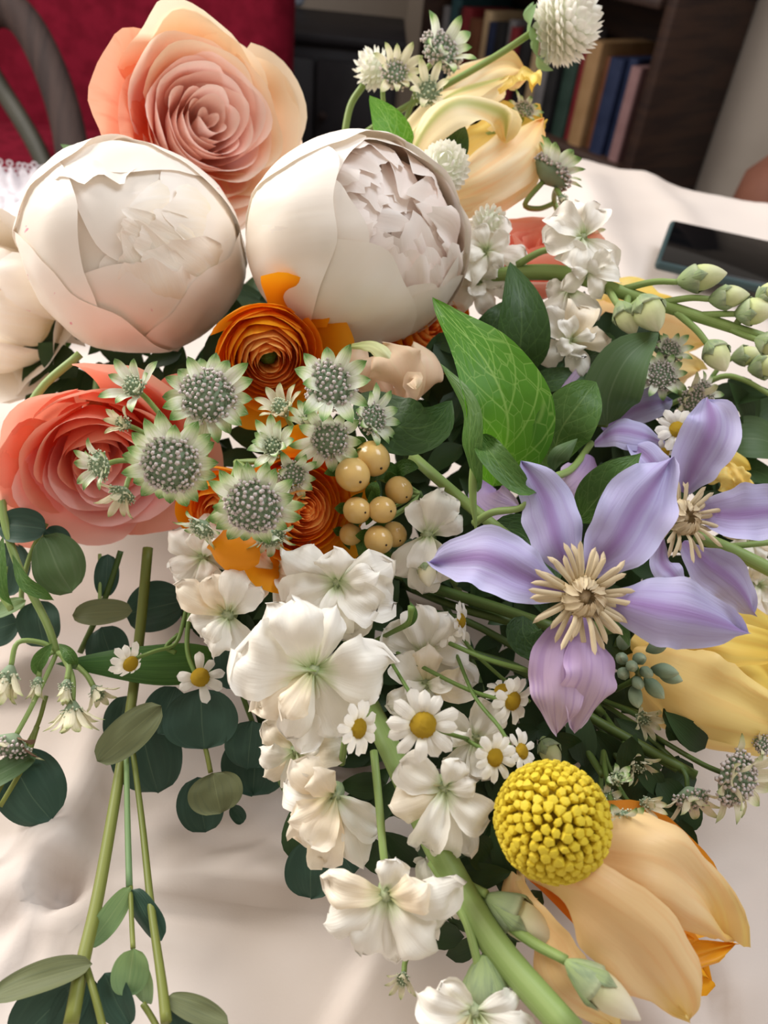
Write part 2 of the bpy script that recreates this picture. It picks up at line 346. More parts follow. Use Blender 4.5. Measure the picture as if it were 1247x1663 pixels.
M['leaf_dark'] = petal_mat('leaf_dark_green', [(0.0, (42, 68, 26)), (1.0, (52, 84, 32))], mid=(84, 112, 58, 0.6), mw=0.05, veins=((72, 104, 48), 8.0, 0.35), trans=0.15, rough=0.5, var=0.04, bump=0.4)
M['leaf_grey'] = petal_mat('leaf_grey_green', [(0.0, (72, 98, 58)), (1.0, (84, 110, 66))], mid=(110, 130, 94, 0.6), mw=0.05, streak=(96, 116, 84), sa=0.4, trans=0.2, rough=0.55, var=0.03, bump=0.3)
M['leaf_tulip'] = petal_mat('leaf_strap_green', [(0.0, (70, 112, 42)), (0.5, (60, 98, 40)), (1.0, (44, 78, 38))], streak=(90, 130, 60), sa=0.4, ss=22, trans=0.25, rough=0.45, var=0.02, bump=0.2)
M['euc'] = petal_mat('eucalyptus_blue_green', [(0.0, (46, 72, 58)), (1.0, (52, 80, 66))], mid=(88, 112, 90, 0.6), mw=0.03, streak=(60, 88, 72), sa=0.5, trans=0.12, rough=0.55, var=0.06, bump=0.2)
M['euc_olive'] = petal_mat('eucalyptus_olive', [(0.0, (104, 110, 74)), (1.0, (112, 118, 82))], mid=(136, 142, 100, 0.5), mw=0.03, streak=(92, 100, 72), sa=0.5, trans=0.15, rough=0.6, var=0.05, bump=0.2)
M['euc_pale'] = petal_mat('eucalyptus_pale', [(0.0, (136, 164, 104)), (1.0, (128, 158, 112))], mid=(168, 186, 134, 0.5), mw=0.04, streak=(112, 146, 96), sa=0.5, trans=0.25, rough=0.55, var=0.05, bump=0.2)
M['bract'] = petal_mat('astrantia_bract', [(0.0, (240, 242, 228)), (0.60, (240, 244, 228)), (0.74, (206, 222, 172)), (0.86, (116, 158, 80)), (1.0, (64, 108, 42))], streak=(206, 222, 180), sa=0.5, ss=10, trans=0.3, rough=0.55, var=0.05, bump=0.3)
M['bract_cream'] = petal_mat('astrantia_bract_cream', [(0.0, (236, 230, 202)), (0.66, (238, 232, 206)), (0.86, (204, 208, 156)), (1.0, (104, 134, 66))], streak=(212, 212, 168), sa=0.5, ss=10, trans=0.3, rough=0.55, var=0.05, bump=0.3)
M['bract_brown'] = petal_mat('astrantia_bract_brown', [(0.0, (150, 126, 100)), (0.6, (128, 100, 80)), (1.0, (96, 72, 56))], streak=(94, 70, 56), sa=0.5, ss=10, trans=0.2, rough=0.6)
M['pin'] = solid_mat('astrantia_pins', (212, 198, 196), (192, 184, 178), 200, rough=0.6)
M['pin_green'] = solid_mat('astrantia_pins_green', (184, 194, 164), (204, 208, 182), 200, rough=0.6)
M['pinbase'] = solid_mat('astrantia_dome', (116, 138, 108), (146, 162, 134), 300, rough=0.7)
M['gom'] = petal_mat('white_ball_scale', [(0.0, (222, 228, 202)), (0.4, (244, 242, 232)), (1.0, (252, 249, 243))], trans=0.2, rough=0.5, var=0.04, bump=0.1)
M['gom_core'] = solid_mat('white_ball_core', (216, 220, 196), (226, 228, 208), 200, rough=0.7)
M['daisy'] = petal_mat('daisy_white', [(0.0, (236, 232, 206)), (0.3, (248, 244, 234)), (1.0, (250, 246, 238))], ss=18, trans=0.3, rough=0.5, var=0.03, bump=0.4)
M['daisy_eye'] = solid_mat('daisy_eye', (234, 184, 26), (246, 204, 56), 900, rough=0.7, bump=0.9, bscale=1400, bdist=0.001)
M['crasp'] = solid_mat('craspedia_knob', (212, 184, 30), (236, 216, 74), 420, rough=0.6, trans=0.1)
M['crasp_core'] = solid_mat('craspedia_core', (120, 96, 10), (150, 124, 16), 300, rough=0.8)
M['berry'] = solid_mat('hypericum_berry', (208, 170, 100), (216, 182, 116), 120, rough=0.18, spec=0.5, lo=0.3, hi=0.7)
M['berry_tip'] = solid_mat('berry_tip', (48, 34, 22), (60, 42, 26), 100, rough=0.6)
M['greybud'] = petal_mat('grey_green_bud', [(0.0, (96, 116, 88)), (0.8, (140, 156, 128)), (1.0, (170, 180, 150))], streak=(112, 130, 104), sa=0.5, ss=5, trans=0.0, rough=0.75, bump=0.3)
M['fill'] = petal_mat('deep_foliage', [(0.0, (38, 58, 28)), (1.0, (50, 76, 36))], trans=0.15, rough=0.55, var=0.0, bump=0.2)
# ================================================================== SETTING
FLOOR_Z = -0.55
def struct(o): o['kind'] = 'structure'; return o
fl = struct(obj('floor', box('floor', 6, 6, 0.04), M['floor'])); fl.location = (0, 1.0, FLOOR_Z-0.02)
A = math.radians(52)
nrm = Vector((-math.sin(A), -math.cos(A), 0)); along = Vector((math.cos(A), -math.sin(A), 0)); back = -nrm
C0 = P(1066, 60, 1.62); C0.z = FLOOR_Z
BD = 0.27
BM = Matrix((along, back, Vector((0, 0, 1)))).transposed().to_4x4()
wl = struct(obj('wall_right', box('wall_right', 5.0, 0.08, 2.6), M['wall']))
wl.matrix_world = Matrix.Translation(C0+back*(BD+0.05)+along*0.4+Vector((0, 0, 1.3))) @ BM
wb = struct(obj('wall_back', box('wall_back', 4.0, 0.08, 2.6), M['wallb']))
wb.location = (-1.9, 3.15, FLOOR_Z+1.3)
# bookcase ---------------------------------------------------------
bc = thing('bookcase', 'tall dark brown wooden bookcase full of books behind the bed', 'bookcase', C0)
bc.matrix_world = Matrix.Translation(C0) @ BM
BW = 0.83
zs = 0.0
def bpart(n, sx, sy, sz, x, y, z):
    o = obj(n, box(n, sx, sy, sz, 0.003, 1), M['bookwood'], bc); o.location = (x, y, z); return o
bpart('side_panel', 0.03, BD, 1.9, 0.015, BD/2, 0.95)
bpart('side_panel', 0.03, BD, 1.9, -BW+0.015, BD/2, 0.95)
bpart('back_panel', BW-0.06, 0.012, 1.9, -BW/2+0.015, BD-0.006, 0.95)
shelfz = [0.06, 0.355, 0.69, 1.05, 1.45, 1.88]
for z in shelfz: bpart('shelf', BW-0.06, BD-0.014, 0.026, -BW/2+0.015, (BD-0.014)/2, z)
bcols = {'cream': (176, 152, 118), 'navy blue': (24, 34, 62), 'dark red': (108, 26, 32), 'brown': (96, 56, 34), 'black': (22, 22, 24), 'teal': (34, 66, 72), 'dull pink': (128, 96, 96), 'grey': (104, 102, 104), 'dark green': (32, 52, 44), 'tan': (140, 108, 72)}
bmats = {k: solid_mat('book_'+k.replace(' ', '_'), v, tuple(min(255, x+10) for x in v), 20, rough=0.7) for k, v in bcols.items()}
ordn = ['first', 'second', 'third', 'fourth', 'fifth', 'sixth', 'seventh', 'eighth', 'ninth', 'tenth', 'eleventh', 'twelfth', 'thirteenth', 'fourteenth', 'fifteenth', 'sixteenth', 'seventeenth', 'eighteenth', 'nineteenth', 'twentieth', 'twenty-first', 'twenty-second', 'twenty-third', 'twenty-fourth', 'twenty-fifth', 'twenty-sixth', 'twenty-seventh', 'twenty-eighth']
rnd = random.Random(4)
rows = [('lower', 0.368, ['dull pink', 'navy blue', 'navy blue', 'brown', 'tan', 'dark red', 'dark green', 'black', 'grey', 'cream', 'black', 'dark red', 'grey', 'black', 'navy blue', 'cream', 'brown', 'dark red', 'black', 'teal', 'grey', 'brown', 'black', 'dark green'], 0.23),
        ('upper', 0.703, ['black', 'teal', 'dark red', 'cream', 'brown', 'dark red', 'black', 'cream', 'tan', 'navy blue', 'teal', 'black', 'dark green', 'cream', 'dark red', 'brown', 'black', 'teal', 'cream', 'grey', 'black', 'brown', 'navy blue'], 0.22)]
def book_mesh(w, d, h):
    """spine bulges towards the reader, boards stand proud of the page block"""
    vs = []; k = 6
    prof = []
    for i in range(k+1):
        a = PI*i/k; prof.append((w/2*math.cos(PI-a), -0.006*math.sin(a)))
    prof += [(w/2, d), (w/2-0.003, d), (w/2-0.003, d-0.004), (-w/2+0.003, d-0.004), (-w/2+0.003, d), (-w/2, d)]
    n = len(prof)
    for z in (0, h):
        for (x, y) in prof: vs.append((x, y, z))
    fs = [(i, (i+1) % n, n+(i+1) % n, n+i) for i in range(n)] + [tuple(reversed(range(n))), tuple(range(n, 2*n))]
    me = bpy.data.meshes.new('book'); me.from_pydata(vs, [], fs); me.update(); return me
for rn, z, cols, hh in rows:
    x = -0.034
    for i, cname in enumerate(cols):
        w = rnd.uniform(0.026, 0.046); h = hh*rnd.uniform(0.84, 1.0); d = rnd.uniform(0.15, 0.19)
        if x-w < -BW+0.035: break
        o = obj('book', book_mesh(w-0.001, d, h), bmats[cname])
        o.matrix_world = Matrix.Translation(C0) @ BM @ Matrix.Translation((x-w/2, rnd.uniform(0.02, 0.05), z))
        tag(o, '%s book on the %s bookcase shelf, %s from the shelf\'s right end' % (cname, rn, ordn[i]), 'book', 'books on the %s shelf' % rn)
        x -= w
# dark cabinet left of the bookcase
dc = thing('cabinet', 'low black cabinet in shadow between the red chair and the bookcase', 'cabinet')
cc = Vector((-0.30, 2.2, FLOOR_Z)); dc.location = cc; dc.rotation_euler = (0, 0, math.radians(4)); CH = P(600, 62, 1.9).z-FLOOR_Z
def cpart(n, sx, sy, sz, x, y, z, mt=M['blackwood']):
    o = obj(n, box(n, sx, sy, sz, 0.004, 1), mt, dc); o.location = (x, y, z); return o
cpart('body', 0.42, 0.36, CH-0.025, 0, 0.18, (CH-0.025)/2); cpart('top', 0.45, 0.39, 0.025, 0, 0.18, CH-0.0125)
for sx in (-1, 1):
    dd = cpart('door', 0.2, 0.018, CH-0.08, sx*0.103, -0.009, (CH-0.03)/2)
    kb = obj('knob', lathe('knob', [(0.004, 0), (0.004, 0.012), (0.011, 0.016), (0.012, 0.024), (0.006, 0.03)], 10), M['wood'], dd); kb.location = (-sx*0.08, -0.009, 0.1); kb.rotation_euler = (PI/2, 0, 0)
# upright post beside it
# pale blue-grey box
pbx = thing('speaker_box', 'pale blue-grey box with a dark round opening on the black cabinet', 'box')
pc = P(446, 6, 2.2); pc.z = FLOOR_Z+CH+0.081; pbx.location = pc; pbx.rotation_euler = (0, 0, math.radians(8))
o = obj('body', box('body', 0.17, 0.1, 0.16, 0.016, 3), M['paleblue'], pbx)
o = obj('opening', lathe('opening', [(0.050, 0), (0.055, 0.006), (0.046, 0.010), (0.042, 0.005)], 20), M['blackwood'], pbx); o.location = (0.006, -0.049, 0.02); o.rotation_euler = (PI/2, 0, 0)
# red armchair -------------------------------------------------------
ch = thing('armchair', 'crimson upholstered armchair with a curved dark wooden arm behind the bed', 'armchair')
cp = P(205, 120, 1.6); base = Vector((cp.x, cp.y, FLOOR_Z)); ch.location = base
def chair_back(s, t):
    # rounded slab outline, thick
    x = 0.29*s; z = 0.25+0.62*t
    return Vector((x, 0, z))
bmx = bmesh.new(); bmesh.ops.create_cube(bmx, size=1)
for v in bmx.verts: v.co = Vector((v.co.x*0.70, v.co.y*0.14+0.12*(v.co.z), v.co.z*0.80+0.62))
bmesh.ops.bevel(bmx, geom=bmx.edges[:], offset=0.055, segments=4, profile=0.5, affect='EDGES')
bme = bpy.data.meshes.new('backrest'); bmx.to_mesh(bme); bmx.free(); bme.polygons.foreach_set('use_smooth', [True]*len(bme.polygons))
obj('backrest', bme, M['red'], ch)
o = obj('seat', box('seat', 0.68, 0.42, 0.14, 0.04, 3), M['red'], ch); o.location = (0, -0.2, 0.32)
for sx in (-1, 1):
    for sy in (-0.36, 0.06):
        o = obj('leg', lathe('leg', [(0.018, 0), (0.026, 0.26)], 10), M['wood'], ch); o.location = (sx*0.24, sy, 0)
def flatbar(name, pts, w, th, org):
    # bent wooden bar of oval section
    vs = []; fs = []; uv = []; n = 10; segs = 24
    for j in range(segs+1):
        t = j/segs; c = cr(pts, t); tg = (cr(pts, min(1, t+0.02))-cr(pts, max(0, t-0.02))).normalized()
        sd = tg.cross(Vector((0, 1, 0))).normalized(); nn_ = sd.cross(tg)
        for i in range(n):
            a = 2*PI*i/n; vs.append(c+sd*w*math.cos(a)+nn_*th*math.sin(a)-org); uv.append((i/n, t))
    for j in range(segs):
        for i in range(n):
            a = j*n+i; b = j*n+(i+1) % n; fs.append((a, b, b+n, a+n))
    fs.append(tuple(reversed(range(n)))); fs.append(tuple(range(segs*n, segs*n+n)))
    return pydata(name, vs, fs, uv)
obj('arm', flatbar('arm', [P(-60, 60, 1.25), P(-15, 12, 1.25), P(35, 30, 1.25), P(80, 110, 1.25), P(112, 215, 1.25), P(125, 330, 1.25), P(128, 420, 1.27)], 0.030, 0.018, base), M['wood'], ch)
obj('arm', flatbar('arm', [P(-30, 90, 1.33), P(0, 140, 1.33), P(60, 240, 1.32), P(100, 340, 1.32)], 0.017, 0.012, base), solid_mat('green_black_wood', (46, 46, 38), (56, 54, 46), 8, rough=0.6), ch)
# rounded brown thing at the right edge
rb = thing('stool', 'rounded reddish-brown stool seat at the right edge beyond the white duvet', 'stool')
bp_ = P(1292, 296, 1.25); rb.location = (bp_.x, bp_.y, FLOOR_Z)
zt = bp_.z-FLOOR_Z
o = obj('seat', lathe('seat', [(0.03, zt-0.11), (0.075, zt-0.09), (0.085, zt-0.04), (0.08, zt), (0.055, zt+0.03), (0.01, zt+0.038)], 24), M['brown'], rb)
for k in range(3):
    a = 2*PI*k/3; obj('leg', tube('leg', [Vector((0.04*math.cos(a), 0.04*math.sin(a), zt-0.1)), Vector((0.09*math.cos(a), 0.09*math.sin(a), 0))], [0.012, 0.01]), M['wood'], rb)
# duvet ----------------------------------------------------------------
def seg_d(p, a, b):
    ab = b-a; t = max(0, min(1, (p-a).dot(ab)/ab.length_squared)); return (p-(a+ab*t)).length, t
def px2(a): v = onplane(a[0], a[1], 0.0); return Vector((v.x, v.y))
pinch = px2((92, 1440)); tuck_a = px2((104, 1444)); tuck_b = px2((620, 1440))
ridges = [((96, 1432), (150, 1170), 0.011, 0.008), ((84, 1428), (20, 1240), 0.012, 0.007), ((84, 1446), (-40, 1610), 0.006, 0.0055), ((96, 1450), (175, 1630), 0.006, 0.0045), ((80, 1442), (-110, 1482), 0.006, 0.006), ((80, 1436), (-90, 1408), 0.008, 0.005), ((90, 1450), (60, 1660), 0.006, 0.004), ((104, 1448), (330, 1540), 0.007, 0.004), ((100, 1434), (330, 1300), 0.010, 0.003),
          ((240, 1020), (330, 950), 0.02, 0.008), ((40, 1120), (20, 960), 0.024, 0.009), ((560, 1590), (700, 1680), 0.03, 0.006), ((1100, 1500), (1260, 1420), 0.016, 0.006), ((1150, 1620), (1300, 1570), 0.016, 0.006)]
ridges = [(px2(a), px2(b), w, h) for a, b, w, h in ridges]
far = [(P(960, 300, 0.9), P(1010, 440, 0.75), 0.02, 0.014), (P(1000, 290, 1.0), P(1100, 400, 0.85), 0.02, 0.013), (P(920, 290, 0.95), P(1247, 340, 0.95), 0.03, 0.02), (P(1060, 300, 1.0), P(1247, 400, 0.9), 0.03, 0.016), (P(930, 320, 0.9), P(960, 420, 0.8), 0.016, 0.016)]
far = [(Vector((a.x, a.y)), Vector((b.x, b.y)), w, h) for a, b, w, h in far]
def sm0(y): return max(0.0, min(1.0, (y-0.45)/0.3))
def duvet_z(x, y):
    p = Vector((x, y)); z = 0.010*N3(x*5, y*5, 3.1)+0.002*N3(x*13, y*13, 1.1)-0.004
    r = (p-pinch).length
    if r < 0.12: z += -0.008*math.exp(-(r/0.008)**2)-0.004*math.exp(-(r/0.03)**2)
    # the raised tuck running right from the pinch, steep on the near side
    q, t = seg_d(p, tuck_a, tuck_b)
    side = (p.y-(tuck_a.y+(tuck_b.y-tuck_a.y)*t)) > 0
    w = (0.024 if side else 0.005)*(0.4+t)
    z += 0.015*min(1, 0.05+t*2.2)*math.exp(-(q/w)**2)
    for a, b, w, h in ridges:
        q, t = seg_d(p, a, b)
        if q < 4*w: z += 2.0*h*min(1, t/0.18)*(1-0.65*t)*math.exp(-abs(q/w)**1.5)
    for a, b, w, h in far:
        q, t = seg_d(p, a, b); z += 0.45*h*math.exp(-(q/w)**2)
    z += 0.004*sm0(y)*N3(x*9+y*4, y*22-x*8, 6)
    # bedding rises towards the far right, then drops at the far edge of the bed
    def sm(v, lo, hi):
        v = max(0.0, min(1.0, (v-lo)/(hi-lo))); return v*v*(3-2*v)
    z += 0.052*sm(y, 0.45, 0.98)*sm(x, -0.12, 0.2)
    xs = (-2, -0.5, -0.28, 0.15, 0.45, 1.2); ys = (0.78, 0.78, 0.80, 1.03, 0.89, 0.58)
    ye = ys[-1]
    for i in range(5):
        if xs[i] <= x < xs[i+1]: ye = ys[i]+(ys[i+1]-ys[i])*(x-xs[i])/(xs[i+1]-xs[i])
    e = max(0, (y-ye)/0.14, (-1.0-x)/0.13, (x-0.95)/0.13)
    z -= 0.34*min(1, e)**2
    return z
nx, ny = 330, 290
vs = []; fs = []
for j in range(ny+1):
    tj = j/ny; y = -0.25+1.46*(0.42*tj+0.58*tj*tj)
    for i in range(nx+1):
        si = -1+2*i/nx; x = 1.15*(0.42*si+0.58*si**3)
        vs.append((x, y, duvet_z(x, y)))
for j in range(ny):
    for i in range(nx):
        a = j*(nx+1)+i; fs.append((a, a+1, a+nx+2, a+nx+1))
dv = obj('duvet', pydata('duvet', vs, fs), M['duvet'])
tag(dv, 'white cotton duvet with pinched tucks and soft folds, under the whole bouquet', 'duvet')
mtx = obj('mattress', box('mattress', 1.8, 0.9, 0.22, 0.03, 3), solid_mat('mattress_cloth', (200, 194, 186), None, 10, rough=0.9)); mtx.location = (0, 0.25, -0.22)
tag(mtx, 'pale mattress hidden beneath the white duvet', 'mattress')
bf = thing('bed_frame', 'low dark wooden bed frame under the mattress', 'bed frame', (0, 0.25, FLOOR_Z))
o = obj('slat_base', box('slat_base', 1.8, 0.9, 0.1, 0.01, 2), M['wood'], bf); o.location = (0, 0, 0.17)
for sx in (-1, 1):
    for sy in (-1, 1):
        o = obj('leg', lathe('leg', [(0.03, 0), (0.04, 0.12)], 10), M['wood'], bf); o.location = (sx*0.8, sy*0.38, 0)
# phone ----------------------------------------------------------------
ph = thing('phone', 'black-screened phone in a dark teal case lying on the white duvet', 'phone')
def onduvet(px, py):
    z = 0.04
    for k in range(8): v = onplane(px, py, z); z = duvet_z(v.x, v.y)
    return v
pa, pb2 = onduvet(1062, 432), onduvet(1250, 470)
pa, pb2 = onplane(1060, 432, pa.z), onplane(1250, 476, pa.z)
pdir = (pb2-pa); pdir.z = 0; pdir.normalize(); pside = Vector((0, 0, 1)).cross(pdir)
pcen = pa+pdir*0.080+Vector((0, 0, 0.023))
ph.matrix_world = Matrix.Translation(pcen) @ Matrix((pdir, pside, Vector((0, 0, 1)))).transposed().to_4x4() @ Matrix.Rotation(math.radians(13), 4, 'X')
obj('case', box('case', 0.156, 0.08, 0.0095, 0.004, 3), M['phone_case'], ph)
o = obj('screen', box('screen', 0.148, 0.073, 0.002, 0.0008, 2), M['phone_glass'], ph); o.location = (0, 0, 0.0046)
# lace garment -----------------------------------------------------------
lc = thing('lace_garment', 'crumpled white lace-edged garment with ribbon at the left behind the peonies', 'clothing')
lo = onplane(60, 360, 0.02); lc.location = lo
L0, L1, L2, L3 = onplane(-90, 312, 0.03), onplane(190, 318, 0.03), onplane(-90, 480, 0.03), onplane(190, 480, 0.03)
def lacefn(s, t):
    u = (s+1)/2; a = L0.lerp(L1, u); b = L2.lerp(L3, u); p = b.lerp(a, t)
    p = p+Vector((0, 0, 0.014*N3(u*6, t*5, 2)+0.008*N3(u*15, t*11, 5)+0.004))
    sc = 0.006*abs(math.sin(u*PI*16))*max(0, (t-0.9)/0.1)
    p += (a-b).normalized()*sc+Vector((0, 0, sc+0.02*t*t*(1-0.5*u)))
    return p-lo
obj('cloth', grid('cloth', lacefn, 96, 30), M['lace'], lc)
# lace border: scalloped strip with a row of eyelets
def border():
    bm = bmesh.new()
    for k in range(36):
        u = (k+0.5)/36; c = lacefn(u*2-1, 0.995)
        x = (L1-L0).normalized(); y = Vector((0, 0, 1))
        r0, r1 = 0.0016, 0.0034
        ring = []
        for i in range(10):
            a = 2*PI*i/10; dv_ = x*math.cos(a)+y*math.sin(a)
            ring.append((bm.verts.new(c+dv_*r0+y*0.004), bm.verts.new(c+dv_*r1+y*0.004)))
        for i in range(10):
            a0, a1 = ring[i]; b0, b1 = ring[(i+1) % 10]; bm.faces.new((a0, a1, b1, b0))
    me = bpy.data.meshes.new('lace_edging'); bm.to_mesh(me); bm.free(); return me
o = obj('lace_edging', border(), M['lace'], lc); o['kind'] = 'stuff'
obj('ribbon', blade('ribbon', [P(10, 352, 0.62), P(45, 335, 0.625), P(85, 312, 0.63), P(120, 318, 0.66)], 0.013, D(-0.1, 0.6, 0.8), 'flat', ruf=0.05, org=lo, nu=6, nv=16), M['ribbon'], lc)
# ================================================================== FLOWER BUILDERS
V3 = Vector
def wrap_petal(name, phi, Rk, H, Wd, seed, z0=0.0, flare=0.0, curl=0.0, tuck=0.08, rnd_=0.22, rim=0.03, incurve=0.0, nu=12, nv=12, nz=0.05):
    """petal wrapped round the local z axis"""
    def fn(s, t):
        tt = t*(1-rnd_*abs(s)**2.6)*(1+rim*math.sin(4.3*s+seed*1.9)+rim*0.7*N3(s*3.1, seed*2.3))
        rho = Rk*(1-(1-min(tt, 1))**2.2)**0.62
        rho += flare*Rk*tt**3 - incurve*Rk*max(0, tt-0.45)**2*2.2
        rho *= 1+tuck*s+nz*N3(s*1.6+seed*5.1, tt*1.8, seed)
        z = z0+H*tt**1.15
        if curl:
            q = max(0, tt-0.72)/0.28; rho += curl*0.6*q*q; z -= curl*0.55*q**2.5
        w = Wd*(0.5+0.5*math.sin(min(1, tt*1.5)*PI/2))
        a = phi+s*w
        return V3((rho*math.cos(a), rho*math.sin(a), z))
    return grid(name, fn, nu, nv)
def shell_petal(name, phi, th0, th1, Wd, r, seed, rough_=0.03, lip=0.0, rnd_=0.16, scal=0.05, tuck=0.03, nu=14, nv=14, fold=0.0, sq=(1, 1, 1), jag=0.0, sink=0.0, rel=0.0, ind=0.0):
    """petal lying on a ball: th measured from the stem pole"""
    c, s_ = math.cos(phi), math.sin(phi)
    def fn(s, t):
        end = (th0+(th1-th0)*(0.5+0.5*math.sqrt(max(0, 1-abs(s)**2.3))))*(1+scal*N3(s*1.9+seed*3.7, seed*1.1)+jag*N3(s*9+seed, seed*2.7))
        th = th0+(end-th0)*t
        a = s*Wd*(0.55+0.45*math.sin(min(1, t*1.4)*PI/2))
        m_ = V3((math.sin(th), 0, -math.cos(th)))
        d = m_*math.cos(a)+V3((0, 1, 0))*math.sin(a)
        g = V3((d.x*c-d.y*s_, d.x*s_+d.y*c, d.z))
        rr = r*(1+tuck*s+rough_*N3(g.x*1.9+rel, g.y*1.9, g.z*1.9)+rough_*0.35*N3(g.x*5+rel, g.y*5, g.z*5)+ind*N3(s*2+seed*2.9, t*2.2, seed)+lip*max(0, t-0.7)**2*11)
        if sink: rr *= 1-sink*((1-t)**2+0.6*abs(s)**4)
        if fold: rr *= 1+fold*math.sin(s*7+seed)*t*t
        d = V3((d.x*c-d.y*s_, d.x*s_+d.y*c, d.z))*rr
        return V3((d.x*sq[0], d.y*sq[1], d.z*sq[2]))
    return grid(name, fn, nu, nv)
def local_stem(root, z0, ln, r, mt, bend=0.1):
    return obj('stem', tube('stem', [V3((0, 0, z0)), V3((bend*0.3, 0, z0-ln*0.5)), V3((bend, 0.1*bend, z0-ln))], r, 8), mt, root)
def sepals(root, n, z0, R, mt, ln=0.5):
    for k in range(n):
        a = 2*PI*k/n+0.3; d = V3((math.cos(a), math.sin(a), 0))
        obj('sepal', blade('sepal', [d*0.06+V3((0, 0, z0)), d*R*0.55+V3((0, 0, z0-0.02)), d*R+V3((0, 0, z0+ln*0.5))], 0.13, V3((0, 0, -1)), 'ovate', cup=-0.6, nu=4, nv=8), mt, root)
def rose(label, loc, axis, R, seed, mats, N=26, roll=0.0, open_=1.0, name='garden_rose', pal=None, inner=0.06):
    root = thing(name, label, 'rose'); r_ = random.Random(seed)
    for k in range(N):
        q = k/(N-1); phi = k*2.399+r_.uniform(-0.4, 0.4)
        Rk = inner+(0.95-inner)*q**0.85+r_.uniform(-0.02, 0.02)
        H = 0.92+0.08*r_.uniform(-1, 1)+0.10*math.sin(q*PI)-0.06*q**3
        Wd = 1.75-0.85*q
        fl = 0.02+0.22*max(0, q-0.5)*2*open_; cu = (0.05+0.22*max(0, q-0.35))*open_*r_.uniform(0.5, 1.3)
        mt = mats(q, phi)
        obj('petal', wrap_petal('petal', phi, Rk, H, Wd, seed+k*1.37, -0.45, fl, cu, tuck=0.10+0.05*(1-q), rim=0.05, nz=0.08+0.08*q, nu=18, nv=16), mt, root)
    sepals(root, 5, -0.48, 0.5, M['leaf_mid']); local_stem(root, -0.44, 1.6, [0.075, 0.055], M['stem_dark'])
    place(root, loc, axis, R, roll); return root
# ------------------------------------------------------------- roses
def m_top(q, phi):
    if q < 0.55: return M['rose_peach_in']
    return M['rose_peach_pale'] if math.sin(phi+0.8) > 0.35 else (M['rose_orange'] if math.cos(phi) < -0.75 and q > 0.8 else M['rose_peach'])
rose('large peach garden rose at the top, above the two white peonies', P(322, 210, 0.405), D(0.52, -0.14, 0.84), S(143, 0.405), 3, m_top, N=32)
def m_coral(q, phi):
    if math.sin(phi) < -0.2: return M['coral_pink'] if q < 0.85 else M['coral_pale']
    return M['coral']
rose('coral-pink garden rose at the left, partly covered by green-white astrantia', P(164, 722, 0.35), D(0.34, -0.56, 0.76), S(150, 0.345), 12, m_coral, N=27)
rose('coral rose half hidden behind the white stock at the right', P(868, 432, 0.41), D(-0.1, 0.55, 0.5), S(98, 0.41), 21, lambda q, p: M['coral'], N=16)
rose('apricot rose peeping out below the coral rose at the left edge', P(95, 770, 0.39), D(-0.3, -0.3, 0.8), S(105, 0.39), 31, lambda q, p: M['apricot'], N=14)
# ------------------------------------------------------------- peonies
def peony_ball(label, loc, axis, R, seed, roll, outer, inner, core, sq=(1, 1, 1)):
    root = thing('peony', label, 'peony')
    for k, (phi, th1, Wd, r, mt, extra) in enumerate(outer):
        obj('petal', shell_petal('petal', math.radians(phi), 0.05, math.radians(th1), Wd, r, seed+k*2.17, sq=sq, **extra), mt, root)
    for k, (phi, th0, th1, Wd, r, mt, extra) in enumerate(inner):
        obj('petal', shell_petal('petal', math.radians(phi), math.radians(th0), math.radians(th1), Wd, r, seed+50+k*1.31, sq=sq, **extra), mt, root)
    obj('flower_heart', lathe('flower_heart', [(core*math.sin(PI*i/10)+0.001, -core*math.cos(PI*i/10)) for i in range(11)], 16, 0.1), M['peony_blush'], root)
    for k in range(4):
        a = k*PI/2+0.4; obj('sepal', shell_petal('sepal', a, 0.08, 0.75, 0.42, 1.03, seed+k, nu=6, nv=6), M['leaf_mid'], root)
    local_stem(root, -0.95, 0.9, [0.075, 0.06], M['stem_dark'])
    place(root, loc, axis, R, roll); return root
rr = random.Random(8)
o1 = []
for k, (phi, th, w, r) in enumerate([(132, 124, 0.9, 1.02), (228, 140, 1.05, 1.01), (190, 160, 1.15, 1.0), (50, 126, 1.0, 1.0), (320, 138, 1.05, 0.99), (95, 150, 1.05, 0.98), (272, 158, 1.1, 0.97), (5, 162, 1.1, 0.96), (70, 192, 1.0, 0.95), (330, 190, 1.0, 0.94), (210, 200, 1.0, 0.93), (140, 190, 0.9, 0.92)]):
    o1.append((phi, th, w, r, M['peony_pinkspot'], dict(rough_=0.05, scal=0.08, tuck=0.0, lip=0.012, nu=30, nv=28, rel=2.0)))
i1 = []
for k, (phi, th0, th1, w, lf) in enumerate([(330, 122, 160, 0.36, -0.005), (290, 126, 164, 0.34, -0.012), (12, 124, 162, 0.36, -0.012), (340, 138, 172, 0.30, -0.004), (300, 142, 176, 0.28, -0.01), (30, 140, 174, 0.28, -0.012), (335, 152, 184, 0.22, 0.0), (110, 120, 150, 0.42, -0.002)]):
    i1.append((phi, th0, th1, w, 1.0+lf, M['peony'], dict(rough_=0.05, scal=0.08, fold=0.005, jag=0.012, sink=0.07, lip=0.02, nu=20, nv=16, rel=2.0)))
peony_ball('tightly closed white peony at the left, with faint pink flecks', P(222, 408, 0.368), D(0.22, -0.12, 0.95), S(183, 0.35), 5, 0.0, o1, i1, 0.82, (1, 0.93, 0.95))
o2 = []
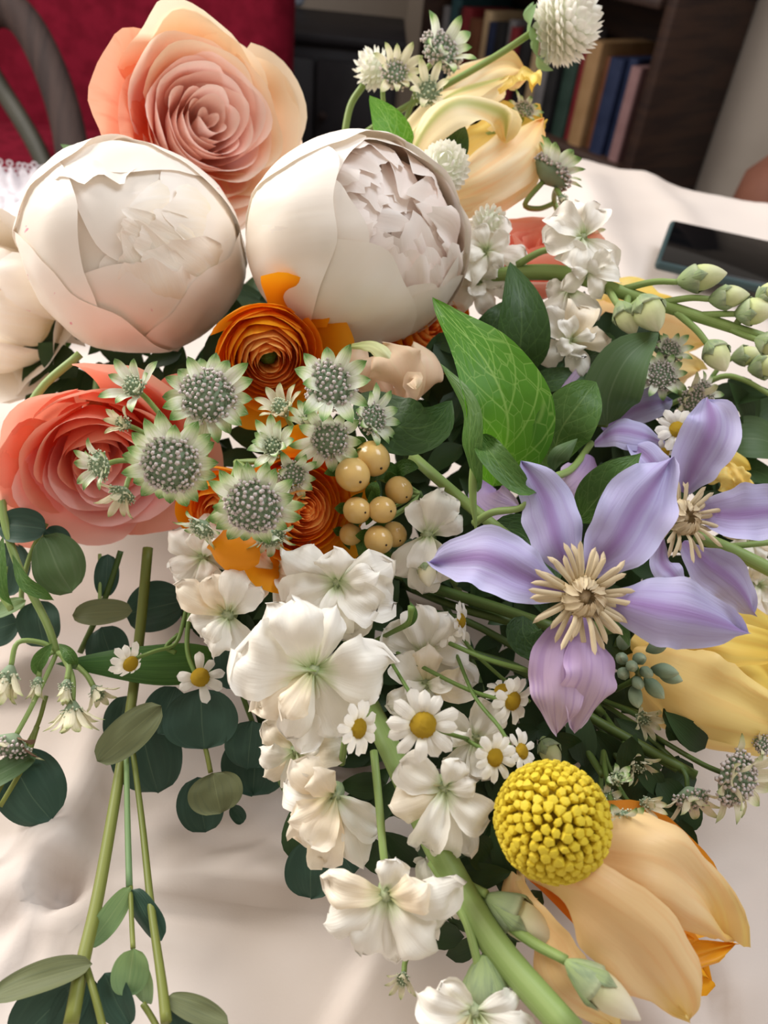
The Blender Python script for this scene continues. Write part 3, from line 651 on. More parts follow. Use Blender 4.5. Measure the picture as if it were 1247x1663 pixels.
for k, (phi, th, w, r) in enumerate([(115, 134, 0.95, 1.01), (180, 146, 1.1, 1.0), (60, 128, 0.9, 1.0), (0, 122, 0.95, 1.0), (240, 146, 1.05, 0.99), (300, 132, 0.95, 0.98), (205, 150, 0.9, 0.97), (150, 146, 0.9, 0.96), (270, 142, 0.9, 0.955), (90, 138, 0.9, 0.95), (30, 130, 0.9, 0.945), (330, 134, 0.9, 0.94)]):
    o2.append((phi, th, w, r, M['peony'], dict(rough_=0.045, scal=0.08, tuck=0.0, lip=0.012, nu=30, nv=26, rel=7.0)))
i2 = []
for k in range(28):
    q = k/27; i2.append((k*137.5+rr.uniform(-20, 20), 60, 146+46*(1-q)*rr.uniform(0.5, 1.0), rr.uniform(0.30, 0.46)/(0.6+0.4*q), 0.74+0.19*q, M['peony_blush'], dict(rough_=0.045, scal=0.12, tuck=0.05, fold=0.02, jag=0.035, nu=20, nv=14, rel=7.0, ind=0.05)))
peony_ball('half-open blush white peony in the middle showing ruffled inner petals', P(582, 396, 0.358), D(0.46, 0.02, 0.88), S(186, 0.345), 9, 0.0, o2, i2, 0.55, (1, 0.9, 0.97))
o3 = []
for k in range(9):
    o3.append((k*40+10, 105+rr.uniform(-12, 12), 0.8, 1.0-0.01*k, M['peony'], dict(rough_=0.05, scal=0.08, lip=0.3, nu=14, nv=14)))
i3 = [(k*137.5, 50, 120+rr.uniform(-10, 25), 0.5, 0.9-0.03*k, M['peony_pinkspot' if k % 3 == 0 else 'peony'], dict(rough_=0.08, scal=0.1, fold=0.03, jag=0.04)) for k in range(12)]
peony_ball('open white peony cut off by the left edge of the picture', P(-10, 500, 0.42), D(-0.35, -0.1, 0.9), S(125, 0.41), 13, 0.3, o3, i3, 0.4)
# ------------------------------------------------------------- ranunculus
def ranunculus(label, loc, axis, R, seed, N=50, roll=0.0, opening=0.1, eye=None, extra=0):
    root = thing('ranunculus', label, 'ranunculus'); r_ = random.Random(seed)
    for k in range(N):
        q = k/(N-1); phi = k*2.399+r_.uniform(-0.35, 0.35)
        Rk = opening+(0.95-opening)*q**0.95
        H = 0.62+0.42*math.cos(q*1.15)+r_.uniform(-0.03, 0.03)
        mt = M['ran_in'] if q < 0.5 else (M['ran'] if r_.random() < 0.7 else M['ran_yellow'])
        obj('petal', wrap_petal('petal', phi, Rk, H, 1.35-0.45*q, seed+k*1.11, -0.5, 0.02+0.10*max(0, q-0.8)*5, 0.05*max(0, q-0.85)*6, tuck=0.06, rim=0.03, incurve=0.25*(1-q)+0.12, nu=12, nv=9, nz=0.06), mt, root)
    if eye:
        obj('eye', lathe('eye', [(opening*0.8, -0.2), (opening*0.9, 0.1), (opening*0.6, 0.3), (0.02, 0.36)], 12, 0.2), eye, root)
    for k in range(extra):
        a = math.radians(250+k*55); obj('petal', wrap_petal('petal', a, 1.12, 0.75, 0.62, seed+90+k, -0.55, 0.25, 0.1, nu=12, nv=10), M['ran_yellow'], root)
    sepals(root, 5, -0.5, 0.5, M['leaf_mid']); local_stem(root, -0.48, 1.6, [0.07, 0.06], M['stem'])
    place(root, loc, axis, R, roll); return root
ranunculus('open orange ranunculus with a green eye, tucked below the two big peonies', P(434, 572, 0.34), D(0.22, -0.5, 0.85), S(92, 0.34), 41, N=50, opening=0.2, eye=M['leaf_mid'], extra=4)
ranunculus('tight orange ranunculus facing right, beside the pale berries', P(476, 822, 0.303), D(0.52, -0.15, 0.84), S(98, 0.303), 47, N=54, opening=0.05, extra=4)
ranunculus('orange ranunculus mostly hidden behind the blush peony and the large leaf', P(690, 535, 0.385), D(0.3, -0.1, 0.9), S(85, 0.385), 53, N=34, opening=0.07)
ranunculus('golden orange ranunculus behind the lower astrantia heads, one petal hanging free', P(365, 820, 0.325), D(-0.15, -0.45, 0.85), S(78, 0.325), 59, N=26, opening=0.1, extra=3)
_g = [o for o in COL.objects if o.name.startswith('ranunculus')][-1]
_gm = Matrix.Translation(P(365, 820, 0.325)) @ frame(D(-0.15, -0.45, 0.85), 0.0).to_4x4() @ Matrix.Scale(S(78, 0.325), 4)
_me = blade('petal', [P(388, 812, 0.305), P(384, 862, 0.288), P(376, 900, 0.284), P(372, 930, 0.288)], S(48, 0.287), D(0.0, 0.1, 1), 'obov', cup=-0.7, ruf=0.05, nu=14, nv=14, wav=0.05)
_me.transform(_gm.inverted()); obj('petal', _me, M['ran_yellow'], _g)
# ------------------------------------------------------------- generic blades in place
def leafp(root, org, pts, wpx, mt, n=(0, 0, 1), shape='ovate', name='leaf', **kw):
    d = sum(p[2] for p in pts)/len(pts)
    return obj(name, blade(name, [P(*p) for p in pts], S(wpx, d), D(*n), shape, org=org, **kw), mt, root)
def stemp(root, org, pts, rpx, mt, name='stem', sides=8):
    d = sum(p[2] for p in pts)/len(pts)
    rr_ = [S(x, d) for x in (rpx if isinstance(rpx, (list, tuple)) else [rpx, rpx])]
    return obj(name, tube(name, [P(*p) for p in pts], rr_, sides, org=org), mt, root)
def sprig(name, label, cat, base, group=None):
    L = P(*base); return thing(name, label, cat, L, group), L
# ------------------------------------------------------------- parrot tulips
def tulip(label, base, petals, stem=None):
    root, L = sprig('parrot_tulip', label, 'tulip', base)
    for k, (pts, w, mt, n, kw) in enumerate(petals):
        a = dict(cup=0.7, ruf=0.14, rf=2.0, nu=18, nv=26, bump=0.35, wav=0.16, jag=0.05, seed=k*1.7+base[0]*0.01); a.update(kw)
        leafp(root, L, pts, w, M[mt], n, kw.get('shape', 'tulip') if 'shape' in kw else 'tulip', 'petal', **{x: y for x, y in a.items() if x != 'shape'})
    if stem: stemp(root, L, stem, 11, M['stem'])
    return root
tulip('cream and apricot parrot tulip with green flames at the top, before the bookcase', (650, 330, 0.41), [
    ([(650, 300, 0.42), (720, 200, 0.425), (800, 130, 0.43), (865, 120, 0.425)], 44, 'tulip_top', (0.1, 0.2, 0.9), dict(ruf=0.25, rf=3.5, cup=0.5)),
    ([(680, 320, 0.42), (760, 250, 0.425), (840, 205, 0.43), (888, 205, 0.43)], 46, 'tulip_yellow', (0.0, 0.3, 0.9), dict(ruf=0.3, rf=4, cup=0.5)),
    ([(690, 330, 0.40), (780, 290, 0.39), (850, 240, 0.395), (884, 190, 0.41)], 52, 'tulip_top', (0.1, 0.0, 1), dict(cup=-0.8, ruf=0.12)),
    ([(690, 335, 0.40), (770, 320, 0.395), (840, 290, 0.40), (882, 232, 0.42)], 42, 'tulip_top', (0.1, -0.4, 1), dict(cup=-0.9)),
    ([(650, 310, 0.39), (690, 215, 0.375), (750, 165, 0.375), (815, 185, 0.385), (822, 235, 0.39)], 42, 'tulip_green', (-0.2, 0.45, 0.85), dict(cup=-0.6, ruf=0.15)),
    ([(640, 300, 0.40), (670, 210, 0.40), (740, 150, 0.40), (830, 120, 0.41)], 40, 'tulip_green', (-0.2, 0.6, 0.7), dict(cup=-0.5, ruf=0.15)),
    ([(810, 150, 0.42), (838, 130, 0.415), (862, 128, 0.41), (866, 142, 0.405)], 20, 'tulip_yellow', (0, 0.4, 0.8), dict(ruf=0.4, rf=4, cup=0.9)),
], [(650, 330, 0.41), (620, 440, 0.42), (600, 560, 0.43)])
tulip('small peach-pink ruffled tulip under the blush peony', (640, 640, 0.345), [
    ([(640, 660, 0.35), (600, 620, 0.335), (572, 585, 0.335), (590, 555, 0.34)], 40, 'tulip_pink', (-0.3, 0, 0.9), dict(cup=-0.9, bump=0.15)),
    ([(650, 660, 0.345), (655, 620, 0.325), (640, 580, 0.32), (620, 556, 0.33)], 52, 'tulip_pink', (0, 0.2, 1), dict(cup=-0.9, bump=0.18)),
    ([(660, 660, 0.35), (690, 625, 0.335), (694, 585, 0.335), (670, 555, 0.34)], 40, 'tulip_pink', (0.4, 0, 0.9), dict(cup=-0.9, bump=0.15)),
    ([(570, 562, 0.33), (600, 560, 0.325), (628, 580, 0.322), (636, 612, 0.325)], 13, 'budgreen', (0, 0.2, 1), dict(cup=-0.5)),
    ([(650, 655, 0.34), (665, 640, 0.32), (672, 615, 0.312), (676, 632, 0.308)], 16, 'tulip_pink', (0, 0, 1), dict(cup=-0.5, bump=0.1)),
])
tulip('large pale yellow tulip at the right edge under the clematis', (1020, 1020, 0.34), [
    ([(1030, 1030, 0.33), (1100, 1010, 0.33), (1190, 1000, 0.335), (1300, 1040, 0.34)], 70, 'tulip_yellow', (0.1, 0.4, 0.9), dict(cup=-0.7)),
    ([(1030, 1030, 0.32), (1110, 1060, 0.31), (1200, 1100, 0.31), (1310, 1160, 0.32)], 75, 'tulip_yellow', (0.0, 0.2, 1), dict(cup=-0.8, ruf=0.2)),
    ([(1025, 1055, 0.31), (1090, 1105, 0.285), (1180, 1150, 0.28), (1290, 1190, 0.29)], 80, 'tulip_butter', (0.0, -0.1, 1), dict(cup=-0.9, ruf=0.22, rf=2.6)),
    ([(1025, 1060, 0.33), (1080, 1150, 0.32), (1170, 1200, 0.32), (1280, 1220, 0.32)], 55, 'tulip_butter', (0.0, -0.6, 0.8), dict(cup=-0.9)),
    ([(1050, 1020, 0.31), (1120, 1030, 0.30), (1190, 1040, 0.30), (1290, 1060, 0.31)], 44, 'tulip_yellow', (0.0, 0.4, 0.9), dict(cup=-0.7, ruf=0.2)),
], [(1020, 1030, 0.34), (900, 1010, 0.37), (800, 1000, 0.39)])
tulip('big peach parrot tulip lying at the bottom right beside the yellow ball flower', (830, 1400, 0.262), [
    ([(870, 1400, 0.262), (960, 1380, 0.255), (1060, 1420, 0.26), (1150, 1520, 0.265)], 95, 'tulip_inner', (0.0, 0.2, 1), dict(cup=0.5)),
    ([(860, 1400, 0.26), (990, 1480, 0.26), (1090, 1560, 0.262), (1155, 1590, 0.265)], 62, 'tulip_inner', (0.0, 0.0, 1), dict(cup=0.4, ruf=0.25, rf=4)),
    ([(880, 1400, 0.255), (960, 1385, 0.238), (1060, 1400, 0.232), (1140, 1450, 0.236), (1190, 1530, 0.25)], 84, 'tulip_peach', (0.15, 0.45, 0.9), dict(cup=-0.85, ruf=0.14, rf=3)),
    ([(845, 1420, 0.25), (930, 1450, 0.226), (1020, 1520, 0.22), (1090, 1600, 0.224), (1118, 1655, 0.232)], 80, 'tulip_peach', (-0.05, 0.0, 1), dict(cup=-0.85, fold=0.14, ruf=0.12)),
    ([(840, 1440, 0.25), (880, 1540, 0.232), (930, 1620, 0.226), (1010, 1680, 0.23)], 58, 'tulip_peach', (-0.35, -0.3, 0.9), dict(cup=-0.85)),
    ([(900, 1420, 0.252), (1010, 1500, 0.238), (1090, 1560, 0.24), (1200, 1530, 0.25)], 30, 'tulip_inner', (0.0, 0.2, 1), dict(cup=0.3, ruf=0.4, rf=5)),
    ([(835, 1400, 0.262), (830, 1460, 0.25), (850, 1500, 0.245), (900, 1540, 0.243)], 40, 'tulip_peach', (-0.4, 0, 0.9), dict(cup=-0.8)),
], [(835, 1400, 0.265), (780, 1330, 0.30), (740, 1200, 0.33)])
tulip('peach tulip behind the budded white stock stem at the right', (960, 520, 0.44), [
    ([(930, 560, 0.43), (1000, 520, 0.42), (1080, 520, 0.42), (1150, 560, 0.43)], 62, 'tulip_peach', (0, 0.2, 1), dict(cup=-0.8)),
    ([(940, 560, 0.42), (1010, 580, 0.405), (1080, 600, 0.405), (1135, 600, 0.42)], 56, 'tulip_peach', (0, -0.2, 1), dict(cup=-0.8)),
    ([(930, 540, 0.44), (990, 480, 0.43), (1040, 470, 0.43), (1090, 490, 0.44)], 40, 'tulip_yellow', (0, 0.5, 1), dict(cup=-0.8)),
])
tulip('small yellow ruffled tulip peeping out right of the far clematis', (1150, 760, 0.36), [
    ([(1140, 770, 0.36), (1160, 745, 0.35), (1190, 745, 0.35), (1215, 765, 0.355)], 26, 'tulip_yellow', (0, 0.3, 1), dict(cup=-0.8)),
    ([(1145, 785, 0.355), (1170, 775, 0.345), (1195, 785, 0.345), (1218, 790, 0.35)], 22, 'tulip_yellow', (0, 0, 1), dict(cup=-0.8, ruf=0.4, rf=4)),
    ([(1180, 750, 0.35), (1198, 765, 0.343), (1210, 785, 0.343), (1212, 800, 0.346)], 15, 'tulip_yellow', (0, 0, 1), dict(cup=-0.6, ruf=0.5, rf=4)),
])
# ------------------------------------------------------------- clematis
STAM = [blade('stamen', [V3((0.16, 0, 0.02)), V3((0.42, 0, 0.20+b)), V3((0.75, 0.03*c, 0.26+b)), V3((0.96, 0.08*c, 0.20+b*1.6))], 0.06, V3((0, 0, 1)), 'strap', cup=-0.9, nu=4, nv=8, seed=k) for k, (b, c) in enumerate([(0, 1), (0.08, -1), (-0.06, 1.4), (0.14, -0.4)])]
INST = [blade('stamen', [V3((0.13, 0, 0.0)), V3((0.21, 0, 0.18)), V3((0.17, 0.02, 0.33)), V3((0.07, 0.03, 0.36+b))], 0.042, V3((1, 0, 0)), 'strap', cup=0.8, nu=4, nv=7, seed=k) for k, b in enumerate((0, 0.05))]
for me in STAM+INST: me.materials.append(M['stamen'])
def stamens(root, org, c, axis, R, n, seed):
    r_ = random.Random(seed); F = Matrix.Translation(P(*c)-org) @ frame(axis).to_4x4() @ Matrix.Scale(R, 4)
    for k in range(n):
        s = r_.uniform(0.8, 1.12)
        obj('stamen', STAM[k % 4], None, root, F @ Matrix.Rotation(2*PI*k/n+r_.uniform(-0.08, 0.08), 4, 'Z') @ Matrix.Diagonal((s, 1.0, r_.uniform(0.7, 1.3), 1)))
    for k in range(26):
        obj('stamen', INST[k % 2], None, root, F @ Matrix.Rotation(2*PI*k/26+r_.uniform(-0.1, 0.1), 4, 'Z') @ Matrix.Diagonal((r_.uniform(1.5, 2.0),)*2+(r_.uniform(1.0, 1.35), 1)))
    obj('pistil', lathe('pistil', [(0.10, 0), (0.15, 0.15), (0.10, 0.30), (0.03, 0.34)], 12, 0.2), M['stamen'], root, F)
c1 = (940, 962, 0.258)
root, L = sprig('clematis', 'front lavender clematis with cream stamens, fully open', 'clematis', (940, 975, 0.275))
SEP = [([(915, 965, 0.262), (850, 935, 0.258), (780, 905, 0.262), (702, 915, 0.276)], 56, 'clem', (0.0, 0.35, 1), dict(cup=0.45)),
       ([(928, 935, 0.263), (905, 880, 0.262), (885, 810, 0.268), (846, 748, 0.270)], 48, 'clem', (-0.2, 0.0, 1), dict(cup=-0.5)),
       ([(955, 930, 0.263), (1000, 880, 0.258), (1045, 810, 0.26), (1084, 748, 0.272)], 62, 'clem', (0.1, 0.1, 1), dict(cup=0.45)),
       ([(975, 970, 0.262), (1050, 985, 0.252), (1130, 1000, 0.248), (1214, 1028, 0.256)], 60, 'clem', (0.0, 0.2, 1), dict(cup=-0.5)),
       ([(930, 1000, 0.264), (905, 1060, 0.255), (905, 1130, 0.252), (904, 1190, 0.258)], 46, 'clem_pink', (-0.25, 0, 1), dict(cup=-0.4, twist=0.0)),
       ([(950, 1000, 0.264), (965, 1060, 0.254), (962, 1120, 0.251), (932, 1190, 0.258)], 52, 'clem_pink', (0.25, 0, 1), dict(cup=-0.5))]
for k, (pts, w, mt, n, kw) in enumerate(SEP):
    leafp(root, L, pts, w, M[mt], n, 'sepal', 'sepal', ruf=0.16, rf=3.2, nu=16, nv=28, seed=k*2.1, bump=0.2, wav=0.10, fold=-0.04, **kw)
stamens(root, L, (942, 968, 0.259), D(0.02, 0.08, 1), S(88, 0.258), 40, 3)
stemp(root, L, [(940, 985, 0.272), (900, 950, 0.29), (840, 885, 0.295), (760, 820, 0.30), (670, 742, 0.325)], [8, 10], M['stem'])
leafp(root, L, [(765, 790, 0.292), (775, 700, 0.283), (745, 590, 0.285), (703, 484, 0.30)], 0.1, M['leaf_bright'], (0, 0, 1), 'ovate', 'midrib') if False else None
leafp(root, L, [(800, 790, 0.292), (825, 690, 0.280), (790, 590, 0.282), (702, 484, 0.30)], 72, M['leaf_bright'], (0.1, 0.15, 1), 'ovate', cup=0.3, fold=0.12, ruf=0.05, nu=14, nv=22, seed=4)
leafp(root, L, [(775, 800, 0.285), (762, 730, 0.272), (760, 660, 0.272), (715, 590, 0.285)], 26, M['leaf_mid'], (-0.85, 0.0, 0.6), 'ovate', cup=-0.5, nu=10, nv=18)
leafp(root, L, [(775, 880, 0.284), (768, 800, 0.280), (772, 740, 0.278), (775, 700, 0.28)], 9, M['stem'], (0, 0, 1), 'lance', 'petiole', cup=-1.2)
leafp(root, L, [(778, 705, 0.276), (800, 740, 0.266), (845, 790, 0.264), (872, 800, 0.27)], 24, M['leaf_mid'], (-0.3, 0.5, 0.8), 'ovate', cup=0.6, nu=10, nv=16, seed=7)
stemp(root, L, [(770, 850, 0.289), (800, 832, 0.282), (845, 825, 0.275), (870, 800, 0.271)], [7, 5], M['stem'], 'petiole')
leafp(root, L, [(580, 640, 0.315), (640, 690, 0.305), (700, 690, 0.302), (734, 650, 0.305)], 50, M['leaf_dark'], (0, 0.2, 1), 'ovate', cup=0.3, nu=12, nv=18, seed=9)
leafp(root, L, [(800, 850, 0.30), (850, 870, 0.295), (890, 920, 0.29), (905, 950, 0.285)], 34, M['leaf_dark'], (0, 0.3, 1), 'ovate', cup=0.3)
leafp(root, L, [(850, 1000, 0.285), (850, 1030, 0.28), (870, 1055, 0.278), (890, 1070, 0.275)], 30, M['leaf_dark'], (0, 0.3, 1), 'ovate', cup=0.3)
leafp(root, L, [(975, 990, 0.27), (1000, 1010, 0.262), (1015, 1030, 0.26), (1022, 1050, 0.262)], 13, M['leaf_mid'], (0.3, 0.3, 1), 'ovate', cup=0.3)
root, L = sprig('clematis', 'lavender clematis at the right edge, behind the front clematis', 'clematis', (1105, 850, 0.315))
SEP2 = [([(1110, 800, 0.312), (1130, 750, 0.305), (1155, 690, 0.302), (1148, 645, 0.306)], 48, 'clem', (-0.1, 0.2, 1), dict(cup=0.5)),
        ([(1130, 830, 0.31), (1190, 835, 0.302), (1250, 830, 0.302), (1310, 830, 0.31)], 48, 'clem', (0, 0.2, 1), dict(cup=0.4)),
        ([(1110, 880, 0.312), (1150, 915, 0.305), (1195, 950, 0.305), (1225, 1000, 0.31)], 42, 'clem', (0.1, 0.1, 1), dict(cup=-0.5)),
        ([(1075, 870, 0.315), (1075, 910, 0.305), (1090, 930, 0.30), (1115, 955, 0.30)], 24, 'clem', (0, 0, 1), dict(cup=-0.6)),
        ([(1085, 800, 0.32), (1070, 770, 0.318), (1050, 740, 0.322), (1020, 720, 0.33)], 26, 'clem', (0, 0.2, 1), dict(cup=0.4))]
for k, (pts, w, mt, n, kw) in enumerate(SEP2):
    leafp(root, L, pts, w, M[mt], n, 'sepal', 'sepal', ruf=0.16, rf=3.2, nu=14, nv=26, seed=k*2.7+1, bump=0.2, wav=0.1, **kw)
stamens(root, L, (1100, 842, 0.308), D(0.25, 0.1, 0.95), S(70, 0.308), 30, 5)
stemp(root, L, [(1105, 850, 0.322), (1040, 870, 0.34), (960, 860, 0.36)], 8, M['stem_dark'])
leafp(root, L, [(935, 850, 0.30), (965, 815, 0.29), (1005, 770, 0.285), (1042, 735, 0.288)], 38, M['leaf_mid'], (-0.2, 0.2, 1), 'lance', cup=0.3, nu=10, nv=18, seed=5)
root, L = sprig('clematis', 'half-hidden mauve clematis with green leaves above the front clematis', 'clematis', (960, 720, 0.345))
for k, (pts, w, mt, n, kw) in enumerate([([(965, 720, 0.34), (1000, 700, 0.33), (1040, 705, 0.328), (1085, 722, 0.332)], 32, 'clem', (0, 0.5, 0.9), dict(cup=-0.5)),
        ([(890, 690, 0.345), (915, 655, 0.34), (940, 620, 0.345), (955, 590, 0.35)], 22, 'clem_pink', (0.4, 0.2, 0.9), dict(cup=0.6)),
        ([(960, 740, 0.34), (950, 770, 0.335), (930, 790, 0.33), (910, 800, 0.33)], 36, 'clem_pink', (0, -0.2, 1), dict(cup=-0.4)),
        ([(980, 700, 0.36), (1020, 670, 0.36), (1060, 655, 0.36), (1090, 650, 0.365)], 30, 'clem', (0, 0.3, 1), dict(cup=0.4)),
        ([(800, 790, 0.35), (790, 800, 0.345), (805, 815, 0.34), (845, 825, 0.34)], 34, 'clem_pink', (0, 0, 1), dict(cup=0.4))]):
    leafp(root, L, pts, w, M[mt], n, 'sepal', 'sepal', ruf=0.08, nu=10, nv=16, seed=k*1.7, **kw)
leafp(root, L, [(895, 760, 0.295), (910, 700, 0.282), (945, 650, 0.28), (968, 620, 0.288)], 48, M['leaf_mid'], (0.1, 0.15, 1), 'ovate', cup=0.35, fold=0.05, nu=12, nv=18, seed=6)
leafp(root, L, [(900, 765, 0.282), (905, 745, 0.274), (920, 728, 0.272), (938, 712, 0.275)], 18, M['leaf_grey'], (-0.1, 0.2, 1), 'ovate', cup=-0.8, nu=8, nv=12)
leafp(root, L, [(870, 750, 0.29), (880, 790, 0.285), (860, 800, 0.285), (830, 790, 0.288)], 16, M['leaf_mid'], (0, 0.2, 1), 'lance', cup=0.5)
stemp(root, L, [(960, 720, 0.35), (930, 760, 0.33), (900, 775, 0.30)], 6, M['stem'])
# upper right dark leaves
root, L = sprig('leaf_sprig', 'sprig of dark pointed leaves between the blush peony and the peach tulip', 'foliage', (890, 640, 0.37))
leafp(root, L, [(830, 610, 0.345), (845, 560, 0.335), (845, 490, 0.335), (828, 425, 0.345)], 46, M['leaf_dark'], (0.2, 0.1, 1), 'ovate', cup=0.4, fold=0.08, nu=12, nv=18)
leafp(root, L, [(985, 690, 0.34), (990, 640, 0.33), (1020, 580, 0.328), (1070, 540, 0.34)], 48, M['leaf_grey'], (0, 0.2, 1), 'ovate', cup=0.35, fold=0.08, nu=12, nv=18, seed=3)
leafp(root, L, [(850, 640, 0.35), (890, 620, 0.345), (940, 615, 0.345), (975, 620, 0.35)], 24, M['leaf_dark'], (0, 0.5, 0.9), 'ovate', cup=0.3)
leafp(root, L, [(940, 590, 0.36), (970, 570, 0.355), (985, 550, 0.355), (990, 540, 0.36)], 20, M['leaf_dark'], (0, 0.5, 0.9), 'ovate', cup=0.3)
leafp(root, L, [(760, 560, 0.37), (790, 540, 0.365), (810, 510, 0.365), (815, 490, 0.37)], 24, M['leaf_dark'], (0, 0.2, 0.9), 'ovate', cup=0.3)
stemp(root, L, [(890, 640, 0.37), (860, 630, 0.36), (832, 605, 0.348)], 5, M['stem_dark'])
stemp(root, L, [(890, 640, 0.37), (940, 680, 0.355), (985, 690, 0.343)], 5, M['stem_dark'])
root, L = sprig('leaf_sprig', 'round grey-green leaves at the right edge beside the far clematis', 'foliage', (1200, 800, 0.39))
leafp(root, L, [(1175, 720, 0.375), (1205, 712, 0.37), (1240, 715, 0.37), (1275, 730, 0.375)], 40, M['leaf_grey'], (0, 0.4, 0.9), 'round', cup=0.3)
leafp(root, L, [(1185, 780, 0.375), (1205, 765, 0.37), (1225, 765, 0.37), (1265, 780, 0.375)], 24, M['leaf_dark'], (0, 0.4, 0.9), 'round', cup=0.3)
stemp(root, L, [(1200, 800, 0.39), (1185, 770, 0.382), (1176, 722, 0.376)], 3, M['stem_dark'])
root, L = sprig('leaf_sprig', 'green backlit leaf and small leaves rising behind the blush peony', 'foliage', (640, 300, 0.40))
leafp(root, L, [(645, 270, 0.385), (640, 230, 0.38), (625, 190, 0.38), (600, 155, 0.385)], 34, M['leaf_bright'], (0.25, 0.1, 1), 'ovate', cup=0.4, nu=10, nv=16)
leafp(root, L, [(735, 270, 0.382), (738, 245, 0.38), (745, 220, 0.38), (755, 205, 0.385)], 22, M['leaf_dark'], (0, 0.2, 1), 'ovate', cup=0.3)
leafp(root, L, [(690, 300, 0.39), (670, 280, 0.39), (650, 262, 0.39), (640, 250, 0.395)], 20, M['tulip_green'], (0, 0.2, 1), 'ovate', cup=0.3)
stemp(root, L, [(640, 310, 0.395), (643, 290, 0.39), (645, 268, 0.386)], 4, M['stem'])
root, L = sprig('leaf_sprig', 'pointed green leaf left of the peach rose, over the left peony', 'foliage', (180, 330, 0.42))
leafp(root, L, [(185, 300, 0.42), (165, 275, 0.415), (135, 255, 0.415), (98, 234, 0.42)], 22, M['leaf_mid'], (0, 0.3, 1), 'ovate', cup=0.4)
stemp(root, L, [(190, 360, 0.43), (187, 330, 0.425), (184, 300, 0.42)], 4, M['stem'])
# ------------------------------------------------------------- astrantia
def pincushion(name, seed, n=140, h=0.42, ball=0.05, R0=0.46):
    """little dome with pin-like stamens; unit: bract radius 1"""
    bm = bmesh.new(); r_ = random.Random(seed)
    seg, rings = 14, 6
    prof = [(R0*math.sin(PI/2*i/rings), h*math.cos(PI/2*i/rings)) for i in range(rings+1)]
    rows_ = []
    for (r, z) in prof: rows_.append([bm.verts.new((max(r, 0.002)*math.cos(2*PI*i/seg), max(r, 0.002)*math.sin(2*PI*i/seg), z*0.75)) for i in range(seg)])
    rows_.append([bm.verts.new((0.1*math.cos(2*PI*i/seg), 0.1*math.sin(2*PI*i/seg), -0.22)) for i in range(seg)])
    for a, b in zip(rows_, rows_[1:]):
        for i in range(seg): bm.faces.new((a[i], b[i], b[(i+1) % seg], a[(i+1) % seg]))
    for f in bm.faces: f.material_index = 0
    for k in range(n):
        z = 1-(k+0.5)/n*0.98; a = k*2.39996+r_.uniform(-0.1, 0.1); rr_ = math.sqrt(1-z*z)
        d = V3((rr_*math.cos(a), rr_*math.sin(a), z*0.9+0.12)).normalized()
        b0 = V3((R0*rr_*math.cos(a), R0*rr_*math.sin(a), h*z*0.75))
        tip = b0+d*r_.uniform(0.07, 0.14)+V3((r_.uniform(-1, 1), r_.uniform(-1, 1), r_.uniform(-1, 1)))*0.02
        x = d.orthogonal().normalized(); y = d.cross(x)
        lo_ = [bm.verts.new(b0+(x*math.cos(q)+y*math.sin(q))*0.03) for q in (0, 2.1, 4.2)]
        hi_ = [bm.verts.new(tip+(x*math.cos(q)+y*math.sin(q))*0.012) for q in (0, 2.1, 4.2)]
        for i in range(3):
            f = bm.faces.new((lo_[i], lo_[(i+1) % 3], hi_[(i+1) % 3], hi_[i])); f.material_index = 0
        bb = ball*r_.uniform(0.75, 1.15)
        top = bm.verts.new(tip+d*bb); bot = bm.verts.new(tip-d*bb*0.7)
        ring = [bm.verts.new(tip+(x*math.cos(q*PI/2.5)+y*math.sin(q*PI/2.5))*bb) for q in range(5)]
        for i in range(5):
            f = bm.faces.new((ring[i], ring[(i+1) % 5], top)); f.material_index = 1
            f = bm.faces.new((ring[(i+1) % 5], ring[i], bot)); f.material_index = 1
    me = bpy.data.meshes.new(name); bm.to_mesh(me); bm.free()
    me.polygons.foreach_set('use_smooth', [True]*len(me.polygons)); return me
PINS = [pincushion('flower_head', 1, 125, R0=0.52, ball=0.058), pincushion('flower_head', 2, 90, ball=0.056), pincushion('flower_head', 3, 60, 0.36, 0.05), pincushion('flower_head', 4, 46, 0.62, 0.05, 0.24)]
for k, me in enumerate(PINS):
    me.materials.append(M['pinbase']); me.materials.append(M['pin_green'] if k >= 2 else M['pin'])
def bract_mesh(k, w, c, mt, bend):
    me = blade('bract', [V3((0.14, 0, -0.12)), V3((0.42, 0, -0.05+bend*0.4)), V3((0.72, 0, -0.01+bend)), V3((1.0, 0, 0.0+bend*0.7))], w, V3((0, 0, 1)), 'sepal', cup=c, fold=0.05, nu=6, nv=10, seed=k, ruf=0.05)
    me.materials.append(mt); return me
BR = [bract_mesh(k, 0.17+0.02*(k % 2), 0.4+0.1*k, M['bract'], 0.02+0.03*k) for k in range(4)]
BRC = [bract_mesh(k, 0.17, 0.6, M['bract_cream'], 0.03+0.05*k) for k in range(3)]
BRB = [bract_mesh(k, 0.15, 0.7, M['bract_brown'], 0.05*k) for k in range(2)]
def astr(root, org, c, Rpx, axis, up=10, n=16, pins=0, br=BR, seed=0, roll=0.0):
    r_ = random.Random(seed+int(c[0]))
    F = Matrix.Translation(P(*c)-org) @ frame(D(*axis), roll).to_4x4() @ Matrix.Scale(S(Rpx, c[2]), 4)
    h = obj('flower_head', PINS[3 if up >= 38 else pins], None, root, F)
    for k in range(n):
        lay = 1 if k % 2 else 0
        e = math.radians(up+r_.uniform(-14, 14)-10*lay)
        sc = r_.uniform(0.9, 1.22)
        obj('bract', br[k % len(br)], None, h, Matrix.Rotation(2*PI*k/n+r_.uniform(-0.08, 0.08), 4, 'Z') @ Matrix.Translation((0, 0, -0.02*lay)) @ Matrix.Rotation(-e, 4, 'Y') @ Matrix.Diagonal((sc, 1, 1, 1)))
    return h
